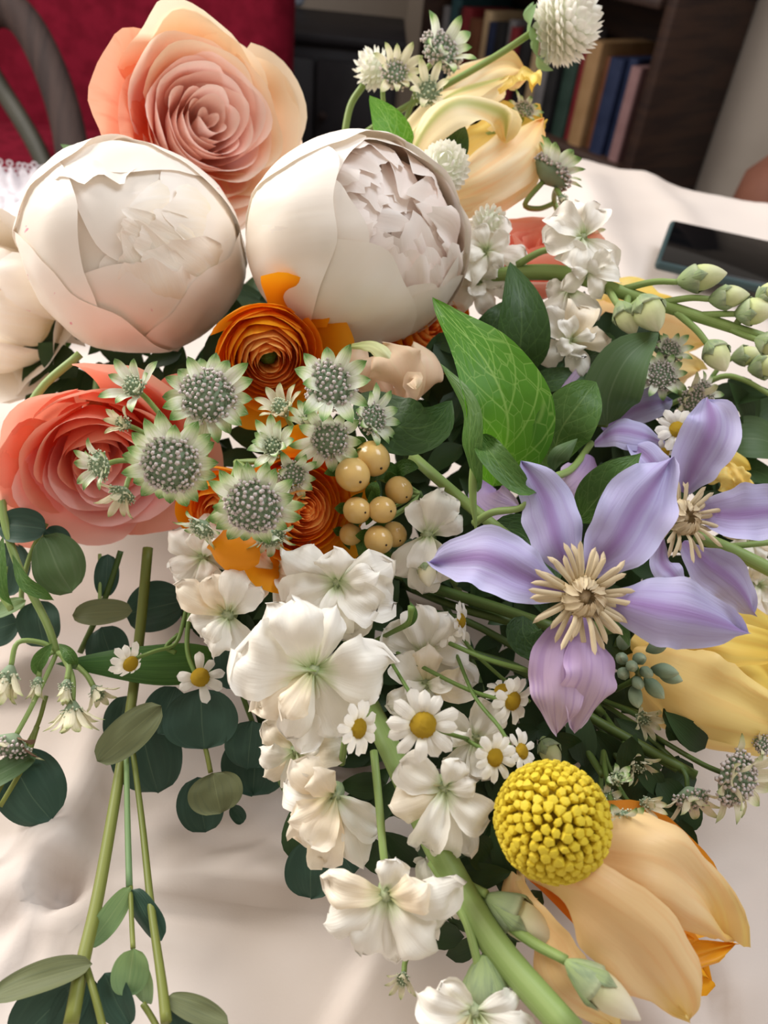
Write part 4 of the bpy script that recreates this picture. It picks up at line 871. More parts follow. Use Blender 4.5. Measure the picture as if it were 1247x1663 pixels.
def astrantia(label, node, heads, stem_to=None, smat=None, extra=None):
    root, L = sprig('astrantia', label, 'astrantia', node)
    smat = smat or M['stem']
    for i, hd in enumerate(heads):
        c, R, ax = hd[0], hd[1], hd[2]; kw = hd[3] if len(hd) > 3 else {}
        astr(root, L, c, R, ax, seed=i*7, **kw)
        pc_ = P(*c); a = D(*ax); b0 = pc_-a*S(R, c[2])*0.15; n_ = P(*node)
        obj('stem', tube('stem', [b0, b0-a*S(R, c[2])*0.8, b0.lerp(n_, 0.6)-a*S(R, c[2])*0.5, n_], S(4.5, c[2]), 6, org=L), smat, root)
    if stem_to: stemp(root, L, [node]+stem_to, [6, 7], smat)
    return root, L
astrantia('green-white astrantia cluster over the coral rose at the left', (330, 760, 0.315), [
    ((338, 645, 0.292), 72, (0.14, 0.08, 1), dict(n=18, up=8)), ((278, 752, 0.286), 76, (0.10, -0.30, 0.95), dict(up=4, n=19)),
    ((222, 632, 0.298), 52, (-0.2, 0.35, 0.9), dict(up=38, pins=2, n=9)), ((165, 755, 0.30), 48, (-0.55, -0.2, 0.75), dict(up=30, pins=2, n=10)), ((200, 800, 0.305), 42, (-0.3, -0.8, 0.5), dict(up=35, n=9, br=BRC, pins=2)), ((205, 690, 0.31), 36, (-0.4, 0.2, 0.8), dict(up=55, n=8, br=BRC, pins=2))],
    [(380, 850, 0.34), (450, 950, 0.38)])
astrantia('green-white astrantia cluster in front of the tight orange ranunculus', (385, 750, 0.31), [
    ((412, 820, 0.272), 74, (0.05, -0.45, 0.88), dict(up=0, n=20)), ((446, 728, 0.285), 50, (-0.15, 0.25, 0.95), dict(up=45, pins=2, n=12)), ((475, 770, 0.29), 46, (0.3, -0.4, 0.8), dict(up=30, n=10, pins=1)),
    ((330, 855, 0.285), 44, (-0.5, -0.75, 0.4), dict(up=20, n=10, pins=2)), ((440, 870, 0.288), 44, (0.3, -0.85, 0.4), dict(up=25, n=10, pins=2))],
    [(400, 850, 0.34), (470, 950, 0.38)])
astrantia('grey-green astrantia cluster between the orange ranunculus and the dark leaf', (520, 700, 0.315), [
    ((536, 628, 0.284), 70, (0.12, 0.12, 1), dict(up=28, n=11)), ((535, 712, 0.292), 58, (0.1, -0.35, 0.9), dict(up=20, n=12, pins=1)), ((600, 680, 0.30), 50, (0.65, 0.1, 0.7), dict(up=30, n=12, pins=1)), ((505, 690, 0.296), 42, (-0.2, 0.5, 0.8), dict(up=60, n=9, pins=2)), ((460, 668, 0.305), 46, (-0.35, 0.6, 0.7), dict(up=40, n=9, br=BRC, pins=2))],
    [(540, 800, 0.35), (560, 900, 0.38)])
astrantia('astrantia cluster at the top between the peach rose and the parrot tulip', (640, 260, 0.42), [
    ((714, 88, 0.405), 58, (0.45, 0.18, 0.8), dict(up=37, n=9, pins=0)), ((695, 150, 0.395), 44, (-0.12, 0.0, 1), dict(up=35, n=7, pins=2, br=BRC)), ((640, 122, 0.40), 46, (0.4, 0.0, 0.85), dict(up=36, n=11, pins=1, br=BRC)), ((850, 180, 0.425), 30, (0.4, 0.4, 0.8), dict(up=20, n=10, pins=1))])
astrantia('astrantia cluster with pale pins right of the dark leaves, beside the stock buds', (1050, 680, 0.37), [
    ((1085, 572, 0.355), 36, (0.2, 0.3, 0.9), dict(up=30, n=10)), ((1072, 612, 0.35), 40, (-0.1, 0.1, 1), dict(up=15, n=12)), ((1120, 650, 0.352), 44, (0.4, -0.5, 0.7), dict(up=20, n=12, br=BRC)), ((1140, 640, 0.36), 36, (0.6, 0.1, 0.7), dict(up=20, n=10))])
astrantia('spiky pink-grey astrantia at the right edge below the pale yellow tulip', (960, 1130, 0.33), [
    ((1188, 1262, 0.272), 74, (0.55, -0.15, 0.8), dict(up=22, n=14, br=BRC)), ((1120, 1290, 0.28), 52, (0.1, -0.7, 0.6), dict(up=30, n=10, br=BRC, pins=1)),
    ((1040, 1165, 0.30), 36, (0.35, -0.1, 0.9), dict(up=45, n=9, br=BRC, pins=2)), ((1032, 1236, 0.285), 38, (0.2, -0.5, 0.8), dict(up=40, n=10, br=BRC, pins=1)), ((1230, 1200, 0.29), 40, (0.5, 0.3, 0.6), dict(up=20, n=8, br=BRC))], smat=M['stem_dark'])
astrantia('small astrantia buds crowded right of the yellow ball flower', (980, 1220, 0.285), [
    ((1000, 1265, 0.255), 34, (0.1, 0.5, 0.8), dict(up=65, n=9, pins=2)), ((1010, 1335, 0.245), 44, (0.05, -0.05, 1), dict(up=30, n=9, pins=2)), ((1045, 1305, 0.26), 34, (0.5, 0.2, 0.8), dict(up=55, n=8, br=BRC, pins=2)), ((985, 1300, 0.262), 34, (0.0, 0.2, 1), dict(up=30, n=8, pins=2))], smat=M['stem_dark'])
rt, L = astrantia('drooping astrantia cluster at the left edge over the white duvet', (92, 1060, 0.325), [
    ((15, 1092, 0.315), 52, (-0.1, -0.85, 0.35), dict(up=55, n=12, br=BRC, pins=1)), ((62, 1105, 0.318), 32, (0.0, -0.85, 0.35), dict(up=65, n=8, br=BRC, pins=2)), ((108, 1110, 0.312), 34, (0.1, -0.8, 0.5), dict(up=65, n=9, br=BRC, pins=2)), ((118, 1150, 0.31), 52, (0.15, -0.9, 0.35), dict(up=40, n=13, br=BRC, pins=1)), ((20, 1205, 0.305), 60, (-0.25, -0.75, 0.5), dict(up=10, n=9, br=BRB+BRC[:1], pins=1)), ((155, 1120, 0.32), 36, (0.6, -0.7, 0.3), dict(up=45, n=8, br=BRC, pins=2))],
    [(75, 1010, 0.325), (30, 920, 0.33), (5, 830, 0.335), (10, 750, 0.34), (60, 640, 0.345), (130, 575, 0.35)], smat=M['stem'])
stemp(rt, L, [(5, 920, 0.33), (2, 960, 0.328), (18, 990, 0.326)], [8, 5], M['stem'])
for pts, w, mt in (([(20, 900, 0.328), (40, 945, 0.322), (70, 965, 0.322), (88, 975, 0.325)], 12, 'leaf_mid'), ([(5, 870, 0.33), (0, 910, 0.325), (5, 960, 0.322), (22, 985, 0.325)], 12, 'leaf_mid'), ([(85, 1045, 0.32), (70, 1065, 0.318), (60, 1085, 0.318), (62, 1100, 0.32)], 13, 'leaf_mid'), ([(95, 1045, 0.32), (110, 1060, 0.316), (120, 1075, 0.316), (122, 1088, 0.32)], 11, 'leaf_mid')):
    leafp(rt, L, pts, w, M[mt], (0.1, 0.2, 1), 'lance', cup=0.6)
astrantia('tiny green astrantia bud under the lowest white stock floret', (700, 1540, 0.262), [((655, 1585, 0.25), 32, (-0.2, -0.4, 0.9), dict(up=45, n=8, pins=2, br=BRC))])
# ------------------------------------------------------------- white ball flowers
SCALE = [blade('scale', [V3((0, 0, 0.55)), V3((0.05, 0, 0.8)), V3((-0.04-0.1*k, 0, 1.02))], 0.17, V3((1, 0, 0.3)), 'sepal', cup=-0.8, nu=4, nv=5, seed=k) for k in range(2)]
for me in SCALE: me.materials.append(M['gom'])
def ballflower(label, c, Rpx, axis, stem, n=110, leafy=False):
    root = thing('white_ball_flower', label, 'flower'); Lc = P(*c); R = S(Rpx, c[2]); root.location = Lc
    F = frame(D(*axis)).to_4x4() @ Matrix.Scale(R, 4)
    h = obj('flower_head', lathe('flower_head', [(0.62*math.sin(PI*i/8)+0.001, -0.62*math.cos(PI*i/8)) for i in range(9)], 14), M['gom_core'], root, F)
    for k in range(n):
        z = 1-(k+0.5)/n*1.75; a = k*2.39996; rr_ = math.sqrt(max(0, 1-z*z))
        d = V3((rr_*math.cos(a), rr_*math.sin(a), z)); up_ = V3((0, 0, 1)); x = (up_-d*d.dot(up_))
        x = x.normalized() if x.length > 1e-3 else V3((1, 0, 0)); x = -x; y = d.cross(x)
        mm = Matrix((x, y, d)).transposed().to_4x4()
        obj('scale', SCALE[k % 2], None, h, mm @ Matrix.Rotation(0.25*rr_, 4, 'Y'))
    if leafy:
        for k in range(4):
            a = k*PI/2+0.5; d = V3((math.cos(a), math.sin(a), 0))
            obj('bract', blade('bract', [d*0.1+V3((0, 0, -0.75)), d*0.6+V3((0, 0, -0.9)), d*1.15+V3((0, 0, -0.6))], 0.34, V3((0, 0, -1)), 'ovate', cup=0.5, nu=6, nv=8), M['euc_pale'], h)
    if stem: stemp(root, Lc, stem, [S(1, 1)*0+5.5, 5.5], M['stem'])
    return root
ballflower('large white bristly ball flower at the top edge on a long green stem', (918, 42, 0.41), 60, (0.92, 0.25, 0.3), [(868, 50, 0.412), (820, 82, 0.415), (760, 118, 0.42), (640, 185, 0.43), (560, 240, 0.435)], leafy=True, n=190)
ballflower('white ball flower with spiral centre before the parrot tulip', (722, 272, 0.362), 42, (-0.05, 0.0, 1), [(722, 280, 0.372), (700, 330, 0.40), (680, 400, 0.42)], n=150)
ballflower('small white bristly flower on a bent stem right of the peach rose', (606, 112, 0.42), 34, (-0.55, 0.5, 0.6), [(590, 138, 0.422), (568, 175, 0.425), (558, 240, 0.43), (560, 300, 0.44)], n=80)
ballflower('small white and green ball flower under the parrot tulip', (795, 362, 0.375), 30, (0.5, -0.3, 0.8), [(785, 360, 0.385), (765, 365, 0.40), (720, 400, 0.42)], n=80)
# side-on astrantias right of the tulip
astrantia('pale astrantia and round bud on a thin arched stem right of the parrot tulip', (900, 330, 0.42), [((890, 285, 0.40), 60, (0.5, 0.6, 0.1), dict(up=34, n=13)), ((912, 322, 0.395), 26, (0.2, -0.7, 0.5), dict(up=70, n=9, pins=2, br=BRC)), ((955, 380, 0.41), 26, (0.4, 0.1, 0.8), dict(up=60, n=8, pins=2, br=BRC))])
# ------------------------------------------------------------- stock
def rad_petal(c, ang, ln, wd, l1, l2, tilt=0.0, **kw):
    """petal leaving c in picture direction ang (deg, 0 right, 90 up), lifted towards the viewer by l1 (mid) and l2 (tip) of its length"""
    a = math.radians(ang); d = c[2]; C_ = P(*c); L_ = S(ln, d); u = RT*math.cos(a)+UP*math.sin(a); v = -FW
    pts = [C_, C_+u*L_*0.35+v*L_*l1*0.8, C_+u*L_*0.72+v*L_*l1, C_+u*L_+v*L_*l2]
    return pts, S(wd/2, d), (v*0.9-u*0.3*l1+(UP*0.1)).normalized()
def floret(root, org, c, petals, seed=0, warm=None):
    cal = obj('floret', lathe('floret', [(0.0012, -0.012), (0.0026, -0.008), (0.0030, -0.002), (0.0022, 0.001), (0.0008, 0.002)], 8), M['calyx'], root, FM := Matrix.Translation(P(*c)-org) @ frame(D(0, 0.1, 1)).to_4x4())
    inv = FM.inverted()
    r_ = random.Random(seed+int(c[0]))
    for k, pt in enumerate(petals):
        ang, ln, wd, l1, l2 = pt[:5]; kw = pt[5] if len(pt) > 5 else {}
        l1 = l1*1.7+r_.uniform(-0.04, 0.08); l2 = l2*1.5+r_.uniform(-0.12, 0.08); wd *= r_.uniform(0.82, 0.98)
        pts, hw, n = rad_petal(c, ang, ln, wd, l1, l2)
        a = dict(cup=r_.choice((-0.85, -0.6, 0.5, -0.75, 0.7)), wav=0.12, ruf=0.15, rf=r_.uniform(1.6, 2.6), bump=0.34, nu=14, nv=16, seed=seed+k*1.9, jag=0.13); a.update(kw)
        me = blade('petal', pts, hw, n, 'obov', org=org, **a)
        me.transform(inv)
        obj('petal', me, M['stock_warm'] if (warm and k in warm) else M['stock'], cal)
    return cal
def gen_petals(seed, L_, n1=5, n2=4, w=0.9, sq=1.0, rot=0.0):
    r_ = random.Random(seed); out = []
    for k in range(n1): out.append((rot+k*360/n1+r_.uniform(-14, 14), L_*r_.uniform(0.85, 1.1), L_*w*r_.uniform(0.8, 1.1), r_.uniform(-0.05, 0.2), r_.uniform(-0.25, 0.05)))
    for k in range(n2): out.append((rot+30+k*360/n2+r_.uniform(-20, 20), L_*r_.uniform(0.5, 0.72), L_*w*r_.uniform(0.5, 0.75), r_.uniform(0.35, 0.6), r_.uniform(0.25, 0.7)))
    return out
def ellipsoid(name, r, l, t0=0.0, t1=1.0, n=10, k=8, wob=0.1, seed=0):
    return lathe(name, [(max(0.0002, r*math.sin(PI*(t0+(t1-t0)*i/k))**0.8), l*(t0+(t1-t0)*i/k)) for i in range(k+1)], n, wob, seed)
def bud(root, org, c, axis, lpx, wpx, tip='budwhite', seed=0, frac=0.42):
    d = c[2]; l = S(lpx, d); r = S(wpx/2, d)
    F = Matrix.Translation(P(*c)-org) @ frame(D(*axis)).to_4x4()
    b = obj('bud', ellipsoid('bud', r*1.0, l, 0.03, frac, 12, 8, 0.12, seed), M['calyx'], root, F)
    pr = [(max(0.0002, r*0.88*math.sin(PI*(0.3+0.7*i/8)/1.0)**0.75) if i < 8 else 0.0004, l*(0.3+0.72*i/8)) for i in range(9)]
    obj('petal_tip', lathe('petal_tip', pr, 12, 0.18, seed+3), M[tip], b)
    for k in range(3):
        a = 2*PI*k/3+seed; dd = V3((math.cos(a), math.sin(a), 0))
        obj('sepal', blade('sepal', [dd*r*0.45+V3((0, 0, l*0.1)), dd*r*1.04+V3((0, 0, l*0.4)), dd*r*1.0+V3((0, 0, l*0.5)), dd*r*0.9+V3((0, 0, l*0.6))], r*0.5, dd, 'lance', cup=-0.9, nu=5, nv=8, seed=k), M['calyx'], b)
    return b
# front stock spike
root, L = sprig('stock', 'front white stock spike with a thick green stem running to the bottom edge', 'stock flower', (560, 1000, 0.32))
stemp(root, L, [(560, 1000, 0.325), (590, 1120, 0.30), (640, 1230, 0.275), (715, 1385, 0.25), (800, 1530, 0.232), (930, 1680, 0.215)], [13, 20, 22, 20], M['stem'], sides=12)
F1 = (508, 1088, 0.262)
floret(root, L, F1, [(128, 135, 96, 0.0, -0.12), (215, 128, 92, 0.05, -0.1), (70, 112, 66, 0.1, 0.0), (262, 140, 88, 0.0, -0.05), (303, 135, 110, 0.02, -0.08),
    (104, 128, 98, 0.22, 0.12, dict(cup=-0.5)), (165, 138, 150, 0.16, 0.0, dict(cup=-0.45)), (4, 132, 128, 0.18, -0.02, dict(cup=-0.6)), (238, 82, 76, 0.42, 0.35, dict(cup=-0.9)), (250, 125, 70, 0.12, 0.05)], 3, warm=(8, 1))
F2 = (548, 945, 0.282)
floret(root, L, F2, [(150, 105, 90, 0.05, -0.1), (200, 95, 84, 0.05, -0.1), (20, 100, 80, 0.05, -0.1), (340, 98, 90, 0.1, 0), (285, 100, 96, 0.12, 0), (240, 96, 84, 0.05, -0.1), (95, 55, 76, 0.3, 0.25), (325, 80, 70, 0.32, 0.2), (270, 82, 66, 0.28, 0.18), (15, 70, 56, 0.35, 0.25)], 7)
F3 = (370, 998, 0.292)
floret(root, L, F3, [(150, 96, 72, 0.12, 0), (110, 70, 60, 0.1, 0), (190, 70, 66, 0.05, -0.1), (75, 86, 60, 0.2, 0.1), (255, 70, 52, 0.2, 0.1), (235, 52, 44, 0.35, 0.25), (300, 95, 60, 0.0, -0.1), (40, 70, 56, 0.1, 0.0)], 11, warm=(0, 1))
floret(root, L, (330, 905, 0.318), gen_petals(12, 72), 12)
floret(root, L, (450, 925, 0.31), gen_petals(14, 80), 14, warm=(0, 1, 2))
floret(root, L, (545, 1290, 0.262), [(140, 92, 76, 0.12, 0.0), (170, 88, 70, 0.1, -0.1), (225, 110, 72, 0.05, -0.05), (260, 125, 78, 0.05, -0.1), (290, 130, 76, 0.02, -0.1), (320, 95, 70, 0.05, 0), (200, 75, 66, 0.4, 0.4), (120, 62, 62, 0.42, 0.4), (240, 72, 66, 0.45, 0.5)], 17, warm=(0, 2, 3, 6, 7, 8))
floret(root, L, (480, 1220, 0.285), gen_petals(19, 76, 5, 3), 19, warm=(0, 1, 2, 3, 4))
floret(root, L, (628, 1452, 0.236), [(163, 112, 64, 0.18, 0.02, dict(cup=-0.5)), (205, 118, 66, 0.1, -0.05, dict(cup=-0.5)), (248, 112, 74, 0.08, -0.05, dict(cup=-0.5)), (278, 116, 62, 0.05, -0.05, dict(cup=-0.6)), (312, 116, 86, 0.16, 0.02, dict(cup=-0.5)), (78, 72, 66, 0.15, 0.15), (8, 122, 76, 0.2, 0.05, dict(cup=-0.6)), (30, 80, 90, 0.42, 0.35, dict(cup=-0.7)), (335, 118, 70, 0.0, -0.1)], 23, warm=(0, 7))
floret(root, L, (722, 1278, 0.248), [(150, 88, 70, 0.1, 0.0), (195, 96, 90, 0.12, 0.0), (245, 100, 70, 0.2, 0.1), (270, 118, 60, 0.1, 0), (325, 92, 72, 0.15, 0.05), (290, 128, 70, -0.02, -0.1), (70, 60, 60, 0.3, 0.3), (20, 52, 42, 0.4, 0.4)], 29, warm=(1,))
floret(root, L, (770, 1200, 0.275), gen_petals(31, 74, 5, 3), 31)
floret(root, L, (690, 1060, 0.292), [(100, 80, 76, 0.1, 0), (60, 78, 70, 0.1, 0), (150, 80, 66, 0.05, 0), (10, 74, 60, 0.1, 0), (220, 60, 56, 0.1, 0), (300, 90, 66, 0.05, 0), (330, 100, 60, 0, 0)], 33)
floret(root, L, (690, 1110, 0.285), gen_petals(35, 70, 5, 2), 35, warm=(0, 1))
floret(root, L, (770, 1640, 0.222), [(165, 100, 70, 0.15, 0.0), (200, 100, 80, 0.2, 0.1), (250, 100, 76, 0.25, 0.15), (300, 95, 80, 0.25, 0.1), (345, 105, 70, 0.15, 0.05), (20, 80, 60, 0.1, -0.1), (140, 70, 60, 0.05, -0.1)], 37, warm=(1, 2))
floret(root, L, (700, 1460, 0.255), gen_petals(41, 66, 4, 2), 41)
stemp(root, L, [(607, 1220, 0.268), (615, 1300, 0.256), (622, 1380, 0.246), (630, 1440, 0.242)], [7, 6], M['stem'], 'flower_stalk')
stemp(root, L, [(700, 1400, 0.248), (750, 1480, 0.236), (770, 1540, 0.230), (785, 1610, 0.226)], [8, 7], M['stem'], 'flower_stalk')
stemp(root, L, [(760, 1440, 0.246), (850, 1520, 0.232), (920, 1560, 0.224)], [11, 8], M['stem'], 'flower_stalk')
stemp(root, L, [(745, 1430, 0.25), (775, 1445, 0.243), (790, 1452, 0.24)], [8, 7], M['stem'], 'flower_stalk')
stemp(root, L, [(555, 1240, 0.285), (560, 1180, 0.275), (540, 1110, 0.268)], [6, 5], M['stem'], 'flower_stalk')
bud(root, L, (786, 1548, 0.229), (0.05, -1, 0.15), 105, 74, 'budwhite', 1, 0.75)
bud(root, L, (785, 1452, 0.241), (0.86, -0.48, 0.25), 135, 66, 'budwhite', 2)
bud(root, L, (915, 1558, 0.222), (0.80, -0.55, 0.2), 140, 64, 'budwhite', 3)
# stock floret by the berries
root, L = sprig('stock', 'small bluish-white stock flower right of the pale berries', 'stock flower', (740, 950, 0.34))
floret(root, L, (695, 868, 0.298), [(70, 80, 76, 0.15, 0), (30, 66, 60, 0.15, 0), (110, 60, 54, 0.1, 0), (255, 62, 60, 0.3, 0.25), (285, 80, 60, 0.1, 0), (230, 90, 62, 0.05, -0.05), (265, 100, 62, 0, -0.05)], 43)
stemp(root, L, [(695, 872, 0.308), (720, 910, 0.325), (745, 960, 0.345)], 6, M['stem'])
bud(root, L, (690, 905, 0.295), (0.1, -0.8, 0.5), 52, 34, 'budwhite', 4)
# right-hand stock with buds
root, L = sprig('stock', 'white stock stem with green buds reaching right over the phone', 'stock flower', (800, 448, 0.375))
stemp(root, L, [(760, 455, 0.385), (830, 444, 0.372), (920, 445, 0.362), (1010, 475, 0.352), (1120, 510, 0.345), (1260, 555, 0.338)], [12, 13, 10, 8], M['stem'], sides=10)
floret(root, L, (945, 385, 0.352), [(150, 62, 56, 0.15, 0), (190, 66, 60, 0.1, 0), (100, 62, 52, 0.1, 0), (60, 56, 50, 0.1, 0), (290, 75, 60, 0.1, 0), (320, 80, 50, 0.05, 0), (250, 66, 50, 0.2, 0.2)], 47)
floret(root, L, (955, 440, 0.352), gen_petals(49, 56, 5, 2), 49)
floret(root, L, (925, 470, 0.36), [(230, 66, 52, 0.1, 0), (270, 90, 66, 0.1, 0), (300, 70, 60, 0.1, 0), (180, 40, 46, 0.1, 0)], 51)
floret(root, L, (925, 555, 0.350), gen_petals(53, 62, 5, 4, 0.95), 53, warm=(0, 1))
floret(root, L, (790, 410, 0.375), gen_petals(55, 66, 6, 4), 55)
floret(root, L, (775, 460, 0.38), gen_petals(57, 58, 5, 3), 57)
for i, (st, c, ax, l, w, tp) in enumerate([
    ([(1010, 470, 0.352), (1060, 458, 0.345), (1100, 458, 0.342)], (1096, 458, 0.342), (0.97, 0.12, 0.2), 78, 48, 'budgreen'),
    ([(1020, 478, 0.352), (1020, 500, 0.342), (1045, 482, 0.338)], (1040, 478, 0.338), (0.25, -0.9, 0.4), 74, 56, 'budgreen'),
    ([(985, 465, 0.354), (1000, 490, 0.346), (1008, 500, 0.344)], (1004, 488, 0.344), (0.3, -0.9, 0.3), 66, 42, 'budgreen'),
    ([(1070, 492, 0.348), (1120, 484, 0.342), (1155, 486, 0.34)], (1148, 487, 0.34), (0.95, 0.05, 0.3), 62, 42, 'budgreen'),
    ([(1130, 512, 0.345), (1170, 510, 0.34), (1195, 510, 0.338)], (1190, 510, 0.338), (0.9, 0.0, 0.45), 60, 48, 'budgreen'),
    ([(1095, 505, 0.346), (1130, 535, 0.342), (1150, 560, 0.34)], (1150, 552, 0.34), (0.25, -0.85, 0.4), 62, 46, 'budgreen'),
    ([(1190, 535, 0.342), (1215, 500, 0.338), (1230, 490, 0.336)], (1226, 494, 0.336), (0.6, 0.5, 0.5), 50, 40, 'budgreen'),
    ([(1180, 532, 0.342), (1210, 545, 0.338), (1230, 552, 0.336)], (1224, 550, 0.336), (0.8, -0.4, 0.4), 50, 40, 'budgreen'),
    ([(840, 430, 0.368), (880, 408, 0.36), (915, 405, 0.356)], (905, 404, 0.356), (0.9, 0.1, 0.3), 42, 34, 'budgreen')]):
    stemp(root, L, st, [6, 5], M['stem'], 'flower_stalk'); bud(root, L, c, ax, l, w, tp, i+10)
root, L = sprig('stock', 'short budded stock tip at the right edge below the long budded stem', 'stock flower', (1060, 620, 0.385))
stemp(root, L, [(1120, 640, 0.38), (1170, 612, 0.372), (1210, 618, 0.368), (1265, 650, 0.365)], [5, 4], M['stem'])
bud(root, L, (1185, 582, 0.372), (0.9, 0.1, 0.4), 50, 36, 'budgreen', 31); bud(root, L, (1212, 600, 0.368), (0.85, 0.1, 0.5), 56, 44, 'budgreen', 32)
stemp(root, L, [(1140, 640, 0.378), (1165, 600, 0.374), (1188, 582, 0.372)], 4, M['stem'], 'flower_stalk')
root, L = sprig('stock', 'thick green stock stem and white florets at the right edge behind the far clematis', 'stock flower', (1120, 860, 0.36))
stemp(root, L, [(1130, 870, 0.345), (1190, 895, 0.335), (1270, 935, 0.33)], [11, 12], M['stem'], sides=10)
stemp(root, L, [(1170, 888, 0.338), (1210, 885, 0.334), (1260, 880, 0.332)], 5, M['stem'], 'flower_stalk')
floret(root, L, (1215, 880, 0.35), gen_petals(61, 60), 61, warm=(0, 1, 2)); floret(root, L, (1230, 950, 0.352), gen_petals(63, 56), 63)
# ------------------------------------------------------------- daisies
def eye_mesh():
    bm = bmesh.new(); bmesh.ops.create_icosphere(bm, subdivisions=4, radius=0.44)
    for v in bm.verts:
        d = v.co.normalized(); a = noise.voronoi(d*7.0)[0]; v.co = d*(0.36+0.05*(0.5-a[0])*1.4); v.co.z = v.co.z*0.62 if v.co.z > 0 else v.co.z*0.35
    me = bpy.data.meshes.new('disc'); bm.to_mesh(me); bm.free(); me.materials.append(M['daisy_eye']); me.polygons.foreach_set('use_smooth', [True]*len(me.polygons)); return me
EYE = eye_mesh()
RAY = [blade('ray', [V3((0.3, 0, 0)), V3((0.6, 0, 0.05+0.05*k)), V3((1.0, 0, -0.02+0.04*k))], 0.20, V3((0, 0, 1)), 'strap', cup=-0.45, nu=6, nv=8, seed=k, jag=0.06, bump=0.15) for k in range(3)]
for me in RAY: me.materials.append(M['daisy'])
def daisy(root, org, c, Rpx, axis, n=12, droop=0.0, seed=0, skip=()):
    r_ = random.Random(seed+int(c[0])); F = Matrix.Translation(P(*c)-org) @ frame(D(*axis), r_.uniform(0, 1)).to_4x4() @ Matrix.Scale(S(Rpx, c[2]), 4)
    e = obj('daisy_head', EYE, None, root, F)
    for k in range(n):
        if k in skip: continue
        obj('ray', RAY[k % 3], None, e, Matrix.Rotation(2*PI*k/n+r_.uniform(-0.1, 0.1), 4, 'Z') @ Matrix.Rotation(droop+r_.uniform(-0.12, 0.12), 4, 'Y') @ Matrix.Diagonal((r_.uniform(0.9, 1.08), r_.uniform(0.85, 1.1), 1, 1)))
def daisies(label, node, heads, stems):
    root, L = sprig('chamomile', label, 'daisy', node)
    for i, (c, R, ax, kw) in enumerate(heads): daisy(root, L, c, R, ax, seed=i*5, **kw)
    for pts, r in stems: stemp(root, L, pts, r, M['stem_mid'], sides=6)
    return root, L
rt, L = daisies('spray of small white daisies with yellow eyes over the front white stock', (610, 1040, 0.30), [
    ((687, 1177, 0.236), 60, (0.0, 0.1, 1), dict(n=12)), ((582, 1183, 0.243), 46, (0.75, 0.0, 0.65), dict(n=12)), ((803, 1230, 0.243), 42, (0.4, 0.1, 0.9), dict(n=10)), ((847, 1220, 0.25), 36, (0.45, 0.3, 0.5), dict(n=10)),
    ((832, 1138, 0.262), 44, (0.55, -0.1, 0.8), dict(n=11)), ((815, 1120, 0.275), 34, (-0.3, 0.8, 0.3), dict(n=9)), ((748, 1008, 0.285), 34, (0.8, 0.1, 0.4), dict(n=11)), ((725, 1025, 0.29), 30, (-0.3, 0.5, 0.6), dict(n=10)), ((700, 1390, 0.262), 30, (0.2, 0.3, 0.9), dict(n=9))],
    [([(610, 1040, 0.30), (680, 1080, 0.282), (760, 1120, 0.272), (825, 1140, 0.266)], 3.5), ([(740, 1060, 0.29), (770, 1130, 0.268), (810, 1180, 0.256), (830, 1215, 0.252)], 3.5), ([(620, 1050, 0.298), (650, 1100, 0.262), (680, 1150, 0.25), (687, 1172, 0.24)], 3.5),
     ([(760, 1200, 0.262), (740, 1195, 0.25), (710, 1185, 0.243), (690, 1178, 0.24)], 3.5), ([(800, 1228, 0.248), (780, 1215, 0.256), (755, 1200, 0.262)], 3.5), ([(730, 1045, 0.285), (790, 1070, 0.272), (860, 1090, 0.268)], 4), ([(610, 1040, 0.30), (640, 1025, 0.285), (665, 1010, 0.275), (668, 985, 0.272)], [4, 6]), ([(740, 1015, 0.292), (770, 1060, 0.29), (860, 1140, 0.29)], 3.5)])
leafp(rt, L, [(655, 1022, 0.278), (668, 1008, 0.273), (672, 992, 0.272), (665, 976, 0.273)], 7, M['leaf_mid'], (0, 0, 1), 'lance')
rt, L = daisies('two small drooping daisies over the long green leaf at the left', (300, 1055, 0.325), [
    ((212, 1078, 0.305), 36, (0.55, -0.2, 0.5), dict(n=11, droop=0.5)), ((325, 1100, 0.302), 42, (0.15, 0.15, 0.45), dict(n=9, droop=0.25, skip=(2, 5)))],
    [([(310, 950, 0.325), (300, 1000, 0.32), (285, 1045, 0.315), (250, 1058, 0.31), (218, 1070, 0.308)], 3.5), ([(315, 960, 0.322), (305, 1020, 0.315), (305, 1060, 0.31), (318, 1096, 0.306)], 4), ([(290, 1030, 0.318), (270, 1050, 0.315), (285, 1060, 0.314)], 4), ([(330, 890, 0.335), (320, 930, 0.325), (312, 955, 0.322)], 4)])
daisies('small white daisies with yellow eyes tucked above the far clematis', (1090, 760, 0.36), [
    ((1100, 698, 0.325), 38, (-0.1, 0.2, 0.95), dict(n=12)), ((1165, 682, 0.335), 36, (0.75, 0.1, 0.6), dict(n=11)), ((1078, 735, 0.328), 24, (-0.2, -0.5, 0.8), dict(n=8, droop=0.6))],
    [([(1100, 702, 0.33), (1095, 730, 0.345), (1090, 760, 0.36)], 3.5), ([(1160, 684, 0.34), (1130, 720, 0.35), (1090, 760, 0.36)], 3.5)])
